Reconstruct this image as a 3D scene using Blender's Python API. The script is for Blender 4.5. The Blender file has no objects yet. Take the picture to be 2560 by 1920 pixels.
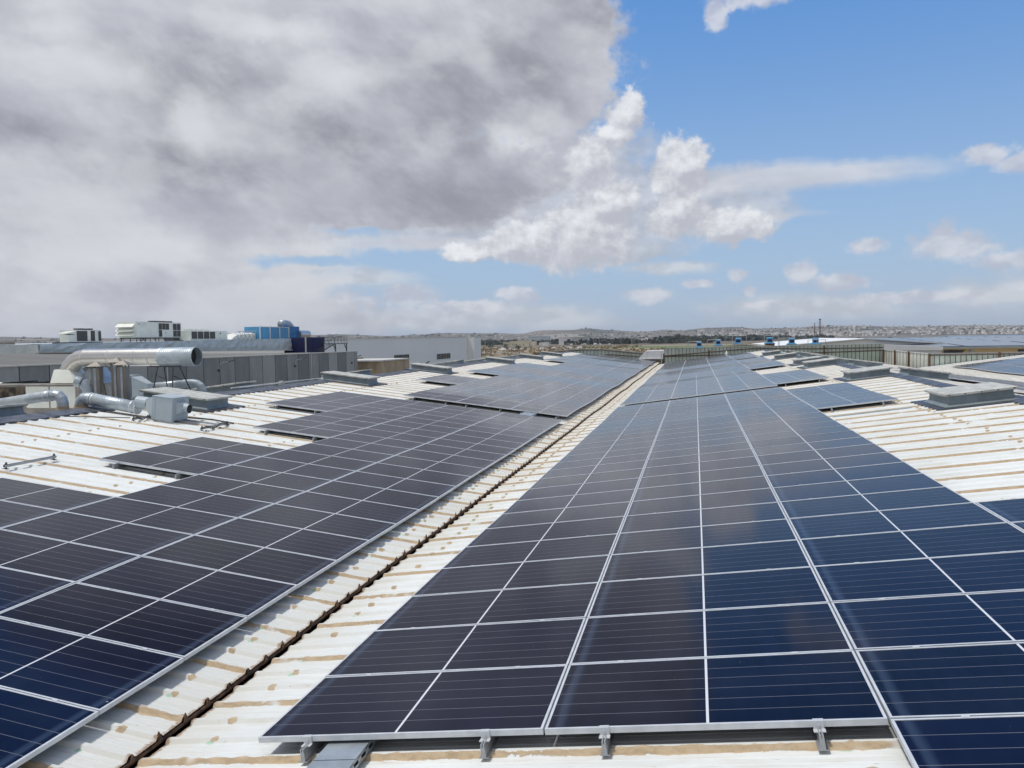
import bpy, math, random
from mathutils import Vector, Matrix
random.seed(7)
R = math.radians
SC = bpy.context.scene
COL = SC.collection
AR, AL = 0.12853, 0.1203                 # roof slopes either side of the valley
E_DIR = Vector((0.0, 1.0, 0.0))

# ------------------------------------------------------------------ helpers
class MB:
    """collects faces, links them as ONE mesh object"""
    def __init__(s): s.v = []; s.f = []; s.m = []
    def vert(s, p): s.v.append(tuple(p)); return len(s.v) - 1
    def face(s, idx, mi=0): s.f.append(tuple(idx)); s.m.append(mi)
    def poly(s, pts, mi=0): s.face([s.vert(p) for p in pts], mi)
    def box(s, x0, x1, y0, y1, z0, z1, mi=0, M=None):
        c = [(x0,y0,z0),(x1,y0,z0),(x1,y1,z0),(x0,y1,z0),(x0,y0,z1),(x1,y0,z1),(x1,y1,z1),(x0,y1,z1)]
        if M: c = [M @ Vector(p) for p in c]
        i = [s.vert(p) for p in c]
        for q in ((0,3,2,1),(4,5,6,7),(0,1,5,4),(1,2,6,5),(2,3,7,6),(3,0,4,7)): s.face([i[k] for k in q], mi)
    def hexa(s, c, mi=0):
        i = [s.vert(p) for p in c]
        for q in ((0,3,2,1),(4,5,6,7),(0,1,5,4),(1,2,6,5),(2,3,7,6),(3,0,4,7)): s.face([i[k] for k in q], mi)
    def rings(s, rings, mi=0, cap0=True, cap1=True):
        idx = [[s.vert(p) for p in r] for r in rings]; n = len(rings[0])
        for a, b in zip(idx, idx[1:]):
            for k in range(n): s.face((a[k], a[(k+1)%n], b[(k+1)%n], b[k]), mi)
        if cap0: s.face(idx[0][::-1], mi)
        if cap1: s.face(idx[-1], mi)
    def tube(s, pts, rad, n=10, mi=0, cap0=True, cap1=True):
        pts = [Vector(p) for p in pts]
        rr = rad if isinstance(rad, (list, tuple)) else [rad]*len(pts)
        out = []; prev = None
        for i, p in enumerate(pts):
            a = pts[max(i-1,0)]; b = pts[min(i+1,len(pts)-1)]
            d = (b-a).normalized()
            if prev is None:
                u = d.cross(Vector((0,0,1)))
                if u.length < 1e-3: u = d.cross(Vector((0,1,0)))
                u.normalize()
            else:
                u = (prev - d*prev.dot(d)).normalized()
            prev = u; w = d.cross(u)
            out.append([p + (u*math.cos(2*math.pi*k/n) + w*math.sin(2*math.pi*k/n))*rr[i] for k in range(n)])
        s.rings(out, mi, cap0, cap1)
    def bar(s, a, b, w, mi=0): s.tube([a, b], w*.7071, 4, mi)
    def build(s, name, mats, parent=None, loc=None, smooth=False, rot=None):
        me = bpy.data.meshes.new(name); me.from_pydata(s.v, [], s.f)
        if not isinstance(mats, (list, tuple)): mats = [mats]
        for m in mats: me.materials.append(m)
        if len(mats) > 1: me.polygons.foreach_set('material_index', s.m)
        if smooth:
            me.polygons.foreach_set('use_smooth', [True]*len(me.polygons))
        me.update()
        o = bpy.data.objects.new(name, me); COL.objects.link(o)
        if parent: o.parent = parent
        if loc is not None: o.location = loc
        if rot is not None: o.rotation_euler = rot
        return o

def tag(o, label=None, cat=None, group=None, kind=None):
    if label: o['label'] = label
    if cat: o['category'] = cat
    if group: o['group'] = group
    if kind: o['kind'] = kind
    return o
def thing(name, label, cat, loc=(0,0,0), rot=(0,0,0), group=None):
    o = bpy.data.objects.new(name, None); COL.objects.link(o); o.empty_display_size = .2
    o.location = loc; o.rotation_euler = rot
    return tag(o, label, cat, group)
def copy_tree(o, parent=None):
    c = o.copy(); COL.objects.link(c)
    if parent: c.parent = parent
    for ch in list(KIDS.get(o.name, [])):
        copy_tree(ch, c)
    return c
KIDS = {}
def reg(root):
    for o in COL.objects:
        pass
def kids(root, *ch): KIDS[root.name] = list(ch)

# ------------------------------------------------------------------ materials
def new_mat(name):
    m = bpy.data.materials.new(name); m.use_nodes = True
    nt = m.node_tree; b = nt.nodes['Principled BSDF']
    return m, nt, b
def nd(nt, t, **kw):
    n = nt.nodes.new(t)
    for k, v in kw.items(): setattr(n, k, v)
    return n
def setin(nt, n, i, v):
    if isinstance(v, bpy.types.NodeSocket): nt.links.new(v, n.inputs[i])
    elif v is not None: n.inputs[i].default_value = v
def mth(nt, op, a, b=None, c=None, clamp=False):
    n = nd(nt, 'ShaderNodeMath', operation=op); n.use_clamp = clamp
    setin(nt, n, 0, a); setin(nt, n, 1, b); setin(nt, n, 2, c); return n.outputs[0]
def vmt(nt, op, a, b=None, c=None):
    n = nd(nt, 'ShaderNodeVectorMath', operation=op)
    setin(nt, n, 0, a); setin(nt, n, 1, b); setin(nt, n, 2, c); return n.outputs[0] if op not in ('LENGTH','DOT_PRODUCT','DISTANCE') else n.outputs[1]
def noise(nt, vec, scale, detail=3, rough=.55, color=False):
    n = nd(nt, 'ShaderNodeTexNoise'); setin(nt, n, 'Vector', vec); n.inputs['Scale'].default_value = scale
    n.inputs['Detail'].default_value = detail; n.inputs['Roughness'].default_value = rough
    return n.outputs['Color'] if color else n.outputs['Fac']
def sstep(nt, v, a, b, lo=0., hi=1.):
    n = nd(nt, 'ShaderNodeMapRange', interpolation_type='SMOOTHSTEP'); setin(nt, n, 0, v)
    n.inputs[1].default_value = a; n.inputs[2].default_value = b; n.inputs[3].default_value = lo; n.inputs[4].default_value = hi
    return n.outputs[0]
def mixc(nt, f, a, b, mode='MIX'):
    n = nd(nt, 'ShaderNodeMix', data_type='RGBA', blend_type=mode)
    setin(nt, n, 0, f)
    for i, v in ((6, a), (7, b)):
        if isinstance(v, bpy.types.NodeSocket): nt.links.new(v, n.inputs[i])
        else: n.inputs[i].default_value = (*v, 1) if len(v) == 3 else v
    return n.outputs[2]
def objco(nt): return nd(nt, 'ShaderNodeTexCoord').outputs['Object']
def sep(nt, v):
    n = nd(nt, 'ShaderNodeSeparateXYZ'); nt.links.new(v, n.inputs[0]); return n.outputs
def comb(nt, x, y, z):
    n = nd(nt, 'ShaderNodeCombineXYZ'); setin(nt, n, 0, x); setin(nt, n, 1, y); setin(nt, n, 2, z); return n.outputs[0]
def bump(nt, b, h, strength, dist=.01):
    n = nd(nt, 'ShaderNodeBump'); n.inputs['Strength'].default_value = strength; n.inputs['Distance'].default_value = dist
    nt.links.new(h, n.inputs['Height']); nt.links.new(n.outputs[0], b.inputs['Normal'])

def simple(name, c1, c2=None, scale=2.0, rough=.6, metal=0., bmp=0., stretch=None, lo=.35, hi=.65, spec=None):
    m, nt, b = new_mat(name)
    c2 = c2 or tuple(x*.8 for x in c1)
    v = objco(nt)
    if stretch: v = vmt(nt, 'MULTIPLY', v, stretch)
    n = noise(nt, v, scale, 5, .6)
    nt.links.new(mixc(nt, sstep(nt, n, lo, hi), c1, c2), b.inputs['Base Color'])
    b.inputs['Roughness'].default_value = rough; b.inputs['Metallic'].default_value = metal
    if spec is not None: b.inputs['Specular IOR Level'].default_value = spec
    if bmp: bump(nt, b, n, bmp)
    return m

M = {}
M['alu'] = simple('aluminium', (.64,.66,.68), (.54,.56,.58), 6, .45, .2)
M['alu_dark'] = simple('aluminium_side', (.45,.46,.47), (.36,.37,.38), 6, .5, .5)
M['galv'] = simple('galvanised_steel', (.42,.47,.50), (.33,.37,.40), 5, .42, .5, .15)
M['curb'] = simple('painted_curb', (.24,.285,.30), (.18,.215,.23), 3, .5, .15, .1)
M['lid'] = simple('weathered_lid', (.52,.52,.48), (.36,.36,.33), 4, .7, 0, .1)
M['bitumen'] = simple('dark_flashing', (.030,.032,.040), (.075,.078,.09), 9, .45, 0, .4)
M['ridgecap'] = simple('ridge_cap', (.05,.055,.07), (.12,.13,.15), 3, .5, .1, .3)
M['wall_cladding'] = simple('clad_wall', (.62,.68,.58), (.50,.56,.47), 1.2, .6, 0, 0, (1,1,.25))
M['cream_cladding'] = simple('cream_cladding', (.58,.58,.50), (.5,.5,.43), 1.2, .6)
M['seam'] = simple('dark_seam', (.06,.055,.05), (.12,.09,.07), 3, .7)
M['rust'] = simple('rusty_steel', (.10,.045,.025), (.16,.09,.05), 8, .8)
M['precast'] = None
M['foam'] = simple('foam_strip', (.15,.085,.05), (.045,.026,.016), 14, .9, 0, .3)
M['gutter'] = simple('gutter_dark', (.02,.014,.011), (.05,.03,.02), 6, .8)
M['tan_duct'] = simple('tan_duct', (.27,.245,.21), (.20,.18,.155), 4, .6, .3, .1, (1,1,.2))
M['inox'] = simple('bright_duct', (.67,.645,.60), (.58,.565,.53), 1.5, .30, .9)
M['spiral'] = None
M['black'] = simple('black', (.012,.012,.013), (.03,.03,.03), 8, .8)
M['steel_dark'] = simple('dark_steel', (.06,.065,.07), (.12,.12,.12), 6, .6, .4)
M['hvac_white'] = simple('hvac_white', (.76,.77,.70), (.66,.67,.61), 1, .55)
M['louvre'] = simple('louvre_dark', (.035,.035,.035), (.10,.09,.08), 9, .7, 0, 0, (1,1,6))
M['rusty_louvre'] = simple('grimy_louvre', (.035,.028,.022), (.20,.16,.11), 5, .8)
M['machine'] = simple('grimy_machine', (.33,.31,.28), (.22,.20,.175), 2.5, .6, .1)
M['blue_light'] = simple('light_blue_panel', (.07,.27,.50), (.09,.32,.55), 1, .5)
M['blue_mid'] = simple('strong_blue_panel', (.025,.18,.46), (.025,.15,.40), 1, .5)
M['blue_dark'] = simple('dark_blue_cladding', (.006,.009,.09), (.01,.012,.06), 1, .5)
M['foil'] = simple('crumpled_foil', (.56,.62,.62), (.44,.49,.50), 1.2, .55, .1, .5)
M['pale'] = simple('pale_render', (.80,.82,.81), (.77,.79,.78), .1, .8)
M['beige'] = simple('beige_wall', (.46,.37,.25), (.33,.26,.17), 1.0, .85, 0, 0, (1,1,.3))
M['glass_dark'] = simple('dark_glass', (.03,.035,.04), (.08,.08,.085), .8, .2)
M['cream'] = simple('cream_wall', (.72,.66,.48), (.62,.57,.42), .1, .85)
M['white'] = simple('white_paint', (.78,.79,.78), (.70,.71,.70), .3, .6)
M['house1'] = simple('pale_house', (.80,.78,.75), (.66,.64,.61), .03, .8)
M['house2'] = simple('sandy_house', (.55,.50,.45), (.45,.41,.37), .03, .8)
M['pole'] = simple('light_pole', (.52,.53,.54), (.42,.43,.44), 1, .5, .3)
M['tarp'] = simple('grey_tarpaulin', (.55,.56,.56), (.42,.43,.43), 1.5, .75, 0, .6)
M['roof_grey'] = simple('neighbour_roof', (.17,.165,.14), (.135,.13,.115), .3, .7, 0, 0, (.2,1,1))
M['flash_trim'] = simple('pale_trim', (.58,.57,.53), (.48,.47,.44), 2, .6)
M['wood_tree'] = simple('bark', (.10,.07,.05), (.06,.045,.03), 3, .9)
M['car'] = simple('white_car_paint', (.8,.8,.8), (.7,.7,.7), 1, .3)
M['cable'] = simple('black_cable', (.02,.02,.02), (.04,.04,.04), 8, .5)

# foliage
def foliage(name, c1, c2, sc):
    m, nt, b = new_mat(name)
    g = nd(nt, 'ShaderNodeNewGeometry')
    n = noise(nt, g.outputs['Position'], sc, 2)
    rnd = g.outputs['Random Per Island']
    f = mth(nt, 'ADD', mth(nt, 'MULTIPLY', n, .6), mth(nt, 'MULTIPLY', rnd, .4))
    nt.links.new(mixc(nt, sstep(nt, f, .3, .7), c1, c2), b.inputs['Base Color'])
    b.inputs['Roughness'].default_value = .8
    return m
M['leaf'] = foliage('leaves', (.035,.055,.02), (.075,.10,.035), .2)
M['leaf_dark'] = foliage('dark_leaves', (.022,.032,.022), (.05,.062,.04), .01)
M['scrub'] = foliage('dry_scrub', (.26,.17,.08), (.13,.12,.06), .05)

# corrugated spiral duct
def spiral_mat():
    m, nt, b = new_mat('spiral_duct')
    v = objco(nt); x, y, z = sep(nt, v)
    w = mth(nt, 'SINE', mth(nt, 'MULTIPLY', mth(nt, 'ADD', x, mth(nt, 'MULTIPLY', z, .2)), 80.))
    n = noise(nt, v, 3, 4)
    nt.links.new(mixc(nt, sstep(nt, n, .35, .65), (.55,.60,.62), (.40,.45,.48)), b.inputs['Base Color'])
    b.inputs['Metallic'].default_value = .5; b.inputs['Roughness'].default_value = .42
    bump(nt, b, w, .18, .006)
    return m
M['spiral'] = spiral_mat()

# precast concrete panels: each panel its own grey
def precast_mat():
    m, nt, b = new_mat('precast_concrete')
    v = objco(nt); x, y, z = sep(nt, v)
    p = mth(nt, 'DIVIDE', mth(nt, 'SUBTRACT', y, 40.2), 2.32)
    i = mth(nt, 'FLOOR', p); fr = mth(nt, 'FRACT', p)
    wn = nd(nt, 'ShaderNodeTexWhiteNoise', noise_dimensions='1D'); nt.links.new(i, wn.inputs['W'])
    n = noise(nt, vmt(nt, 'MULTIPLY', v, (1,1,.35)), 1.1, 5, .65)
    f = mth(nt, 'ADD', mth(nt, 'MULTIPLY', wn.outputs[0], .55), mth(nt, 'MULTIPLY', n, .6))
    c = mixc(nt, sstep(nt, f, .25, .85), (.34,.35,.345), (.18,.19,.195))
    j = mth(nt, 'LESS_THAN', mth(nt, 'MINIMUM', fr, mth(nt, 'SUBTRACT', 1., fr)), .018)
    nt.links.new(mixc(nt, j, c, (.045,.045,.05)), b.inputs['Base Color'])
    b.inputs['Roughness'].default_value = .85
    bump(nt, b, n, .3, .02)
    return m
M['precast'] = precast_mat()

# white profiled roof sheet: sealant on the lapped ribs, daubs over the fixings, dirt near the gutter
def sheet_mat(name, y0, lines, edge_x, edge_dir, green=True):
    m, nt, b = new_mat(name)
    v = objco(nt); x, y, z = sep(nt, v)
    n1 = noise(nt, v, .6, 5, .6); n2 = noise(nt, vmt(nt, 'MULTIPLY', v, (1,6,1)), 2.2, 5, .6); n3 = noise(nt, v, 30, 3, .6)
    n4 = noise(nt, vmt(nt, 'MULTIPLY', v, (1,2.2,1)), 9, 4, .65)
    base = mixc(nt, sstep(nt, n1, .35, .7), (.72,.74,.725), (.63,.645,.625))
    base = mixc(nt, sstep(nt, n2, .46, .74, 0, .5), base, (.56,.53,.45))
    base = mixc(nt, sstep(nt, noise(nt, vmt(nt, 'MULTIPLY', v, (2,9,1)), 3.1, 4, .7), .63, .72, 0, .6), base, (.36,.29,.20))
    n5 = noise(nt, v, 22, 4, .65)
    # dirt washed down to the valley edge
    d = mth(nt, 'MULTIPLY', mth(nt, 'SUBTRACT', x, edge_x), edge_dir)
    near = sstep(nt, mth(nt, 'ADD', d, mth(nt, 'MULTIPLY', mth(nt, 'SUBTRACT', n4, .5), 1.0)), .0, .75, 1, 0)
    base = mixc(nt, mth(nt, 'MULTIPLY', near, .4), base, (.55,.51,.42))
    rim = sstep(nt, mth(nt, 'ADD', d, mth(nt, 'MULTIPLY', mth(nt, 'SUBTRACT', n4, .5), .12)), .0, .035, 1, 0)
    base = mixc(nt, mth(nt, 'MULTIPLY', rim, .8), base, (.26,.15,.075))
    spk = sstep(nt, n3, .70, .76)
    base = mixc(nt, mth(nt, 'MULTIPLY', mth(nt, 'MULTIPLY', spk, near), .8), base, (.30,.24,.16))
    # sealant band on every third rib
    ph = mth(nt, 'ABSOLUTE', mth(nt, 'SUBTRACT', mth(nt, 'MODULO', mth(nt, 'ADD', mth(nt, 'SUBTRACT', y, y0), 91.2+.456), .912), .456))
    wob = mth(nt, 'ADD', mth(nt, 'MULTIPLY', mth(nt, 'SUBTRACT', n4, .5), .08), mth(nt, 'MULTIPLY', mth(nt, 'SUBTRACT', noise(nt, v, 2.6, 3, .5), .5), .05))
    seal = mth(nt, 'MULTIPLY', sstep(nt, mth(nt, 'ADD', ph, wob), .018, .026, 1, 0), sstep(nt, noise(nt, vmt(nt, 'MULTIPLY', v, (1,3,1)), 1.3, 4, .7), .30, .42, .15, 1))
    # daubs over the fixings, one per rib on each purlin line
    py = mth(nt, 'DIVIDE', mth(nt, 'ADD', mth(nt, 'SUBTRACT', y, y0), 91.2+.152), .304)
    ci = mth(nt, 'FLOOR', py); fy = mth(nt, 'MULTIPLY', mth(nt, 'SUBTRACT', mth(nt, 'FRACT', py), .5), .304)
    fy = mth(nt, 'SUBTRACT', fy, .010)
    best = None; grn = None
    for k, lx in enumerate(lines):
        wn = nd(nt, 'ShaderNodeTexWhiteNoise', noise_dimensions='2D')
        nt.links.new(comb(nt, ci, float(k), 0.), wn.inputs['Vector'])
        ro, gg, bb = sep(nt, wn.outputs['Color'])
        cx = mth(nt, 'ADD', mth(nt, 'MULTIPLY', mth(nt, 'SUBTRACT', ro, .5), .10), lx)
        dx = mth(nt, 'SUBTRACT', x, cx)
        dist = vmt(nt, 'LENGTH', comb(nt, dx, mth(nt, 'MULTIPLY', fy, 1.25), 0.))
        dd = mth(nt, 'ADD', dist, mth(nt, 'MULTIPLY', mth(nt, 'SUBTRACT', n5, .5), .075))
        bl = sstep(nt, mth(nt, 'ADD', dd, mth(nt, 'MULTIPLY', bb, .016)), .040, .047, 1, 0)
        bl = mth(nt, 'MULTIPLY', bl, mth(nt, 'GREATER_THAN', gg, .12))
        best = bl if best is None else mth(nt, 'MAXIMUM', best, bl)
        if green:
            gd = vmt(nt, 'LENGTH', comb(nt, mth(nt, 'SUBTRACT', dx, -.035), mth(nt, 'ADD', mth(nt, 'MULTIPLY', fy, 1.6), .05), 0.))
            g1 = mth(nt, 'MULTIPLY', sstep(nt, mth(nt, 'ADD', gd, mth(nt, 'MULTIPLY', mth(nt, 'SUBTRACT', n4, .5), .09)), .022, .034, 1, 0), mth(nt, 'GREATER_THAN', bb, .66))
            grn = g1 if grn is None else mth(nt, 'MAXIMUM', grn, g1)
    if grn is not None: base = mixc(nt, mth(nt, 'MULTIPLY', grn, .55), base, (.22,.50,.30))
    sc = mixc(nt, sstep(nt, n4, .35, .7), (.50,.39,.26), (.37,.28,.18))
    allb = mth(nt, 'MAXIMUM', seal, best)
    nt.links.new(mixc(nt, allb, base, sc), b.inputs['Base Color'])
    nt.links.new(mth(nt, 'ADD', mth(nt, 'MULTIPLY', allb, .3), .58), b.inputs['Roughness']); b.inputs['Specular IOR Level'].default_value = .3
    bump(nt, b, mth(nt, 'ADD', allb, mth(nt, 'MULTIPLY', n1, .1)), .35, .010)
    return m

# solar glass
def glass_mat():
    m, nt, b = new_mat('solar_glass')
    v = objco(nt); x, y, z = sep(nt, v)
    oi = nd(nt, 'ShaderNodeObjectInfo').outputs['Random']
    off = comb(nt, mth(nt, 'MULTIPLY', oi, 37.), mth(nt, 'MULTIPLY', oi, 91.), 0.)
    vv = vmt(nt, 'ADD', v, off)
    n1 = noise(nt, vmt(nt, 'MULTIPLY', vv, (9,.8,1)), 1.5, 3)
    n2 = noise(nt, vv, 1.2, 4)
    c = mixc(nt, sstep(nt, n1, .3, .7), (.0018,.0027,.010), (.0035,.005,.018))
    c = mixc(nt, sstep(nt, n2, .35, .75, 0, .5), c, (.0065,.008,.021))
    c = mixc(nt, mth(nt, 'MULTIPLY', oi, .5), c, (.0025,.005,.026))
    # cell rows
    pr = mth(nt, 'DIVIDE', mth(nt, 'ADD', y, .4725), .1575)
    fr = mth(nt, 'FRACT', pr); ed = mth(nt, 'MINIMUM', fr, mth(nt, 'SUBTRACT', 1., fr))
    inside = mth(nt, 'LESS_THAN', mth(nt, 'ABSOLUTE', y), .44)
    ln = mth(nt, 'MULTIPLY', mth(nt, 'LESS_THAN', ed, .0125), inside)
    c = mixc(nt, mth(nt, 'MULTIPLY', ln, .42), c, (.42,.42,.45))
    # fine fingers across
    mid = mth(nt, 'LESS_THAN', mth(nt, 'ABSOLUTE', x), .0085)
    c = mixc(nt, mid, c, (.62,.63,.66))
    mg = mth(nt, 'GREATER_THAN', mth(nt, 'MAXIMUM', mth(nt, 'SUBTRACT', mth(nt, 'ABSOLUTE', x), .51), mth(nt, 'ABSOLUTE', y)), .4755)
    # dust settled at the low edge
    e = mth(nt, 'ADD', x, .985)
    wob = mth(nt, 'MULTIPLY', mth(nt, 'SUBTRACT', n2, .5), .05)
    dust = mth(nt, 'MULTIPLY', sstep(nt, mth(nt, 'ADD', e, wob), .015, .05, 0, 1), sstep(nt, mth(nt, 'ADD', e, wob), .055, .115, 1, 0))
    c = mixc(nt, mth(nt, 'MULTIPLY', dust, .13), c, (.16,.24,.38))
    film = sstep(nt, n2, .4, .8, .0, .012)
    c = mixc(nt, film, c, (.34,.38,.50))
    sp = noise(nt, vv, 45, 2, .5)
    c = mixc(nt, sstep(nt, sp, .78, .82, 0, .35), c, (.4,.38,.34))
    c = mixc(nt, sstep(nt, noise(nt, vv, 11, 1.5, .5), .80, .83, 0, .5), c, (.42,.41,.38))
    nt.links.new(c, b.inputs['Base Color'])
    nt.links.new(mth(nt, 'ADD', mth(nt, 'MULTIPLY', n2, .08), .055), b.inputs['Roughness'])
    b.inputs['IOR'].default_value = 1.20
    return m
M['glass'] = glass_mat()

# ------------------------------------------------------------------ camera
f_px, yaw, pit, rol = 1983.46, 0.22722, 0.05587, -0.01571
Fv = Vector((-math.sin(yaw)*math.cos(pit), math.cos(yaw)*math.cos(pit), -math.sin(pit)))
Rv = Vector((math.cos(yaw), math.sin(yaw), 0)); Uv = Rv.cross(Fv)
R2 = Rv*math.cos(rol) + Uv*math.sin(rol); U2 = Uv*math.cos(rol) - Rv*math.sin(rol)
cd = bpy.data.cameras.new('camera'); cam = bpy.data.objects.new('camera', cd); COL.objects.link(cam)
mw = Matrix((( R2.x, U2.x, -Fv.x, 0), (R2.y, U2.y, -Fv.y, 0), (R2.z, U2.z, -Fv.z, 0), (0,0,0,1)))
cam.matrix_world = mw
cd.sensor_width = 36; cd.lens = f_px/2560*36; cd.clip_start = .05; cd.clip_end = 40000
SC.camera = cam
SC.render.resolution_x, SC.render.resolution_y = 1024, 768

# ------------------------------------------------------------------ sky and sun
SUN = Vector((-.36, -.10, .92)).normalized()
sun_el = math.asin(SUN.z); sun_az = math.atan2(SUN.x, SUN.y)
sd = bpy.data.lights.new('sun', 'SUN'); sd.energy = 2.75; sd.angle = R(6); sd.color = (1., .97, .92)
so = bpy.data.objects.new('sun', sd); COL.objects.link(so); so.rotation_euler = SUN.to_track_quat('Z', 'Y').to_euler()
w = bpy.data.worlds.new('World'); SC.world = w; w.use_nodes = True
nt = w.node_tree; bg = nt.nodes['Background']; BGS = .1
bg.inputs['Strength'].default_value = BGS
w.cycles.sampling_method = 'MANUAL'; w.cycles.sample_map_resolution = 512
sky = nd(nt, 'ShaderNodeTexSky', sky_type='NISHITA'); sky.sun_disc = False
sky.sun_elevation = sun_el; sky.sun_rotation = sun_az; sky.altitude = 20; sky.air_density = 1.0; sky.dust_density = .6; sky.ozone_density = 2.0
dirv = nd(nt, 'ShaderNodeTexCoord').outputs['Generated']
dx, dy, dz = sep(nt, dirv)
az = mth(nt, 'MULTIPLY', mth(nt, 'ARCTAN2', dx, dy), 57.2958)
el = mth(nt, 'MULTIPLY', mth(nt, 'ARCSINE', dz), 57.2958)
P = comb(nt, az, el, 0.)
def fbm(vec, s, det=6, rough=.6): return noise(nt, vec, s, det, rough)
wc = vmt(nt, 'MULTIPLY', vmt(nt, 'SUBTRACT', noise(nt, P, .10, 3, .55, True), (.5,.5,.5)), (5., 3., 0))
wf = vmt(nt, 'MULTIPLY', vmt(nt, 'SUBTRACT', noise(nt, P, .50, 8, .62, True), (.5,.5,.5)), (2.8, 2.3, 0))
Pw = vmt(nt, 'ADD', vmt(nt, 'ADD', P, wc), wf)
Pf = vmt(nt, 'ADD', P, vmt(nt, 'MULTIPLY', wf, (.9,.9,0)))
Ps = vmt(nt, 'ADD', P, vmt(nt, 'MULTIPLY', wf, (.55,.45,0)))
def field(blobs, pv, k=.15):
    r = None
    for a, e, rx, ry in blobs:
        v = vmt(nt, 'MULTIPLY_ADD', pv, (1/rx, 1/ry, 0), (-a/rx, -e/ry, 0))
        l = mth(nt, 'SUBTRACT', 1., vmt(nt, 'LENGTH', v))
        if r is None: r = l
        else:
            n = nd(nt, 'ShaderNodeMath', operation='SMOOTH_MAX'); nt.links.new(r, n.inputs[0]); nt.links.new(l, n.inputs[1]); n.inputs[2].default_value = k; r = n.outputs[0]
    return r
big = [(-39.8,14.95,23.,10.5),(-23.3,19.4,19.5,8.0),(-11.0,18.9,6.2,6.2),(-21.5,10.8,14.,3.6),(-42.,5.5,20.,4.6),(-12.1,22.5,6.3,5.5),(-40.,1.5,22.,3.0),(-60,15,20,14),(-25,25,20,6)]
cum = [(-7.4,12.2,2.6,2.6),(-10.2,15.2,2.6,3.2),(-.9,11.6,2.3,2.5),(-8.0,7.3,4.2,2.7),(-12.2,7.0,3.4,1.7),(-6.0,9.6,2.6,1.7),(-1.2,8.6,2.6,1.9),(2.3,7.6,3.0,1.5),(-4.6,15.4,1.5,1.6),(-5.4,13.9,1.6,1.0),(-15.3,6.3,3.0,.8),(-8.6,16.6,1.8,1.6),(-11.5,12.0,3.0,2.2),(-14.,10.2,2.4,1.2)]
wisp = [(6.9,10.4,10.8,1.15),(2.8,8.06,6.9,.5),(4.9,10.7,6.0,1.3),(-22,6.9,14.,.7),(-33,7.0,14.,1.4),(-18,9.0,10,.9)]
small = [(11.1,5.73,1.5,.8),(16.1,5.52,3.2,1.4),(15.5,6.3,1.5,1.2),(17.8,10.75,2.0,.8),(20.0,10.1,2.8,.8),(6.9,4.1,1.4,1.1),(9.4,3.47,2.7,.9),(4.2,21.9,4.2,1.3),(1.5,20.9,1.0,1.4),(2.9,4.27,1.0,.7),(-3.2,2.93,2.3,.8),(19.3,4.33,2.4,1.0),(.1,3.68,1.6,.35),(3.8,3.15,.7,.6),(-12.3,3.12,2.5,.7),(4.4,2.17,2.3,.3),(-20.5,3.3,3.0,1.0),(-16.5,2.4,5.,.6),(-24,3.0,3.,.8),(14,2.4,5,.5),(22,2.8,4,.9)]
low = [(-40,3.,20.,3.4),(-15,1.6,12.,1.5),(8,1.8,10.,1.3),(18,2.2,6.,1.6),(-27,4.6,8.,.9),(-2,4.9,5,.7)]
# clear blue sky, warmed and paled towards the horizon
hsv = nd(nt, 'ShaderNodeHueSaturation'); nt.links.new(sky.outputs[0], hsv.inputs['Color'])
hsv.inputs['Saturation'].default_value = 1.0; hsv.inputs['Value'].default_value = 1.0
elc = mth(nt, 'MAXIMUM', el, 0.)
blue = mixc(nt, sstep(nt, elc, 2., 26.), (.36*10,.55*10,.81*10), (.10*10,.31*10,.75*10))
skyc = mixc(nt, .25, blue, hsv.outputs[0])
hz = mth(nt, 'POWER', 2.71828, mth(nt, 'MULTIPLY', elc, -.28))
skyc = mixc(nt, mth(nt, 'MULTIPLY', hz, .95), skyc, (4.25,4.9,5.9))
def S(c): return tuple(10*((v/12.92) if v <= .04045 else ((v+.055)/1.055)**2.4) for v in c)
P2 = vmt(nt, 'MULTIPLY', P, (.8, 1.25, 0))
def em(s_, o, d=5, r_=.5): return mth(nt, 'SUBTRACT', fbm(P2, s_, d, r_), fbm(vmt(nt, 'ADD', P2, o), s_, d, r_))
bilL = em(.11, (-1.6, 2.0, 0), 5, .52)          # broad relief of the great cloud, lit from the upper left
bil = em(.32, (-.45, .7, 0), 7, .55)            # billow relief of the cumulus
nf = fbm(P2, .09, 4, .5); nm = fbm(P2, .30, 7, .6); nh = fbm(P, 1.3, 5, .62); ns = fbm(vmt(nt, 'MULTIPLY', P, (.35, 1.3, 0)), .30, 5, .55)
# low haze clouds
lo_c = mth(nt, 'MULTIPLY', sstep(nt, mth(nt, 'ADD', field(low, Ps), mth(nt, 'MULTIPLY', mth(nt, 'SUBTRACT', ns, .5), 1.8)), .0, .8), .75)
skyc = mixc(nt, lo_c, skyc, mixc(nt, sstep(nt, bil, -.08, .12), S((.755,.77,.80)), S((.84,.85,.87))))
# little cumulus
ds = sstep(nt, mth(nt, 'ADD', field(small, Ps, .1), mth(nt, 'ADD', mth(nt, 'MULTIPLY', mth(nt, 'SUBTRACT', nh, .5), .9), mth(nt, 'MULTIPLY', mth(nt, 'SUBTRACT', nm, .5), 1.1))), .05, .6)
cs = mixc(nt, sstep(nt, bil, -.10, .14), S((.74,.755,.81)), S((.86,.865,.89)))
skyc = mixc(nt, mth(nt, 'MULTIPLY', ds, .8), skyc, cs)
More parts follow.
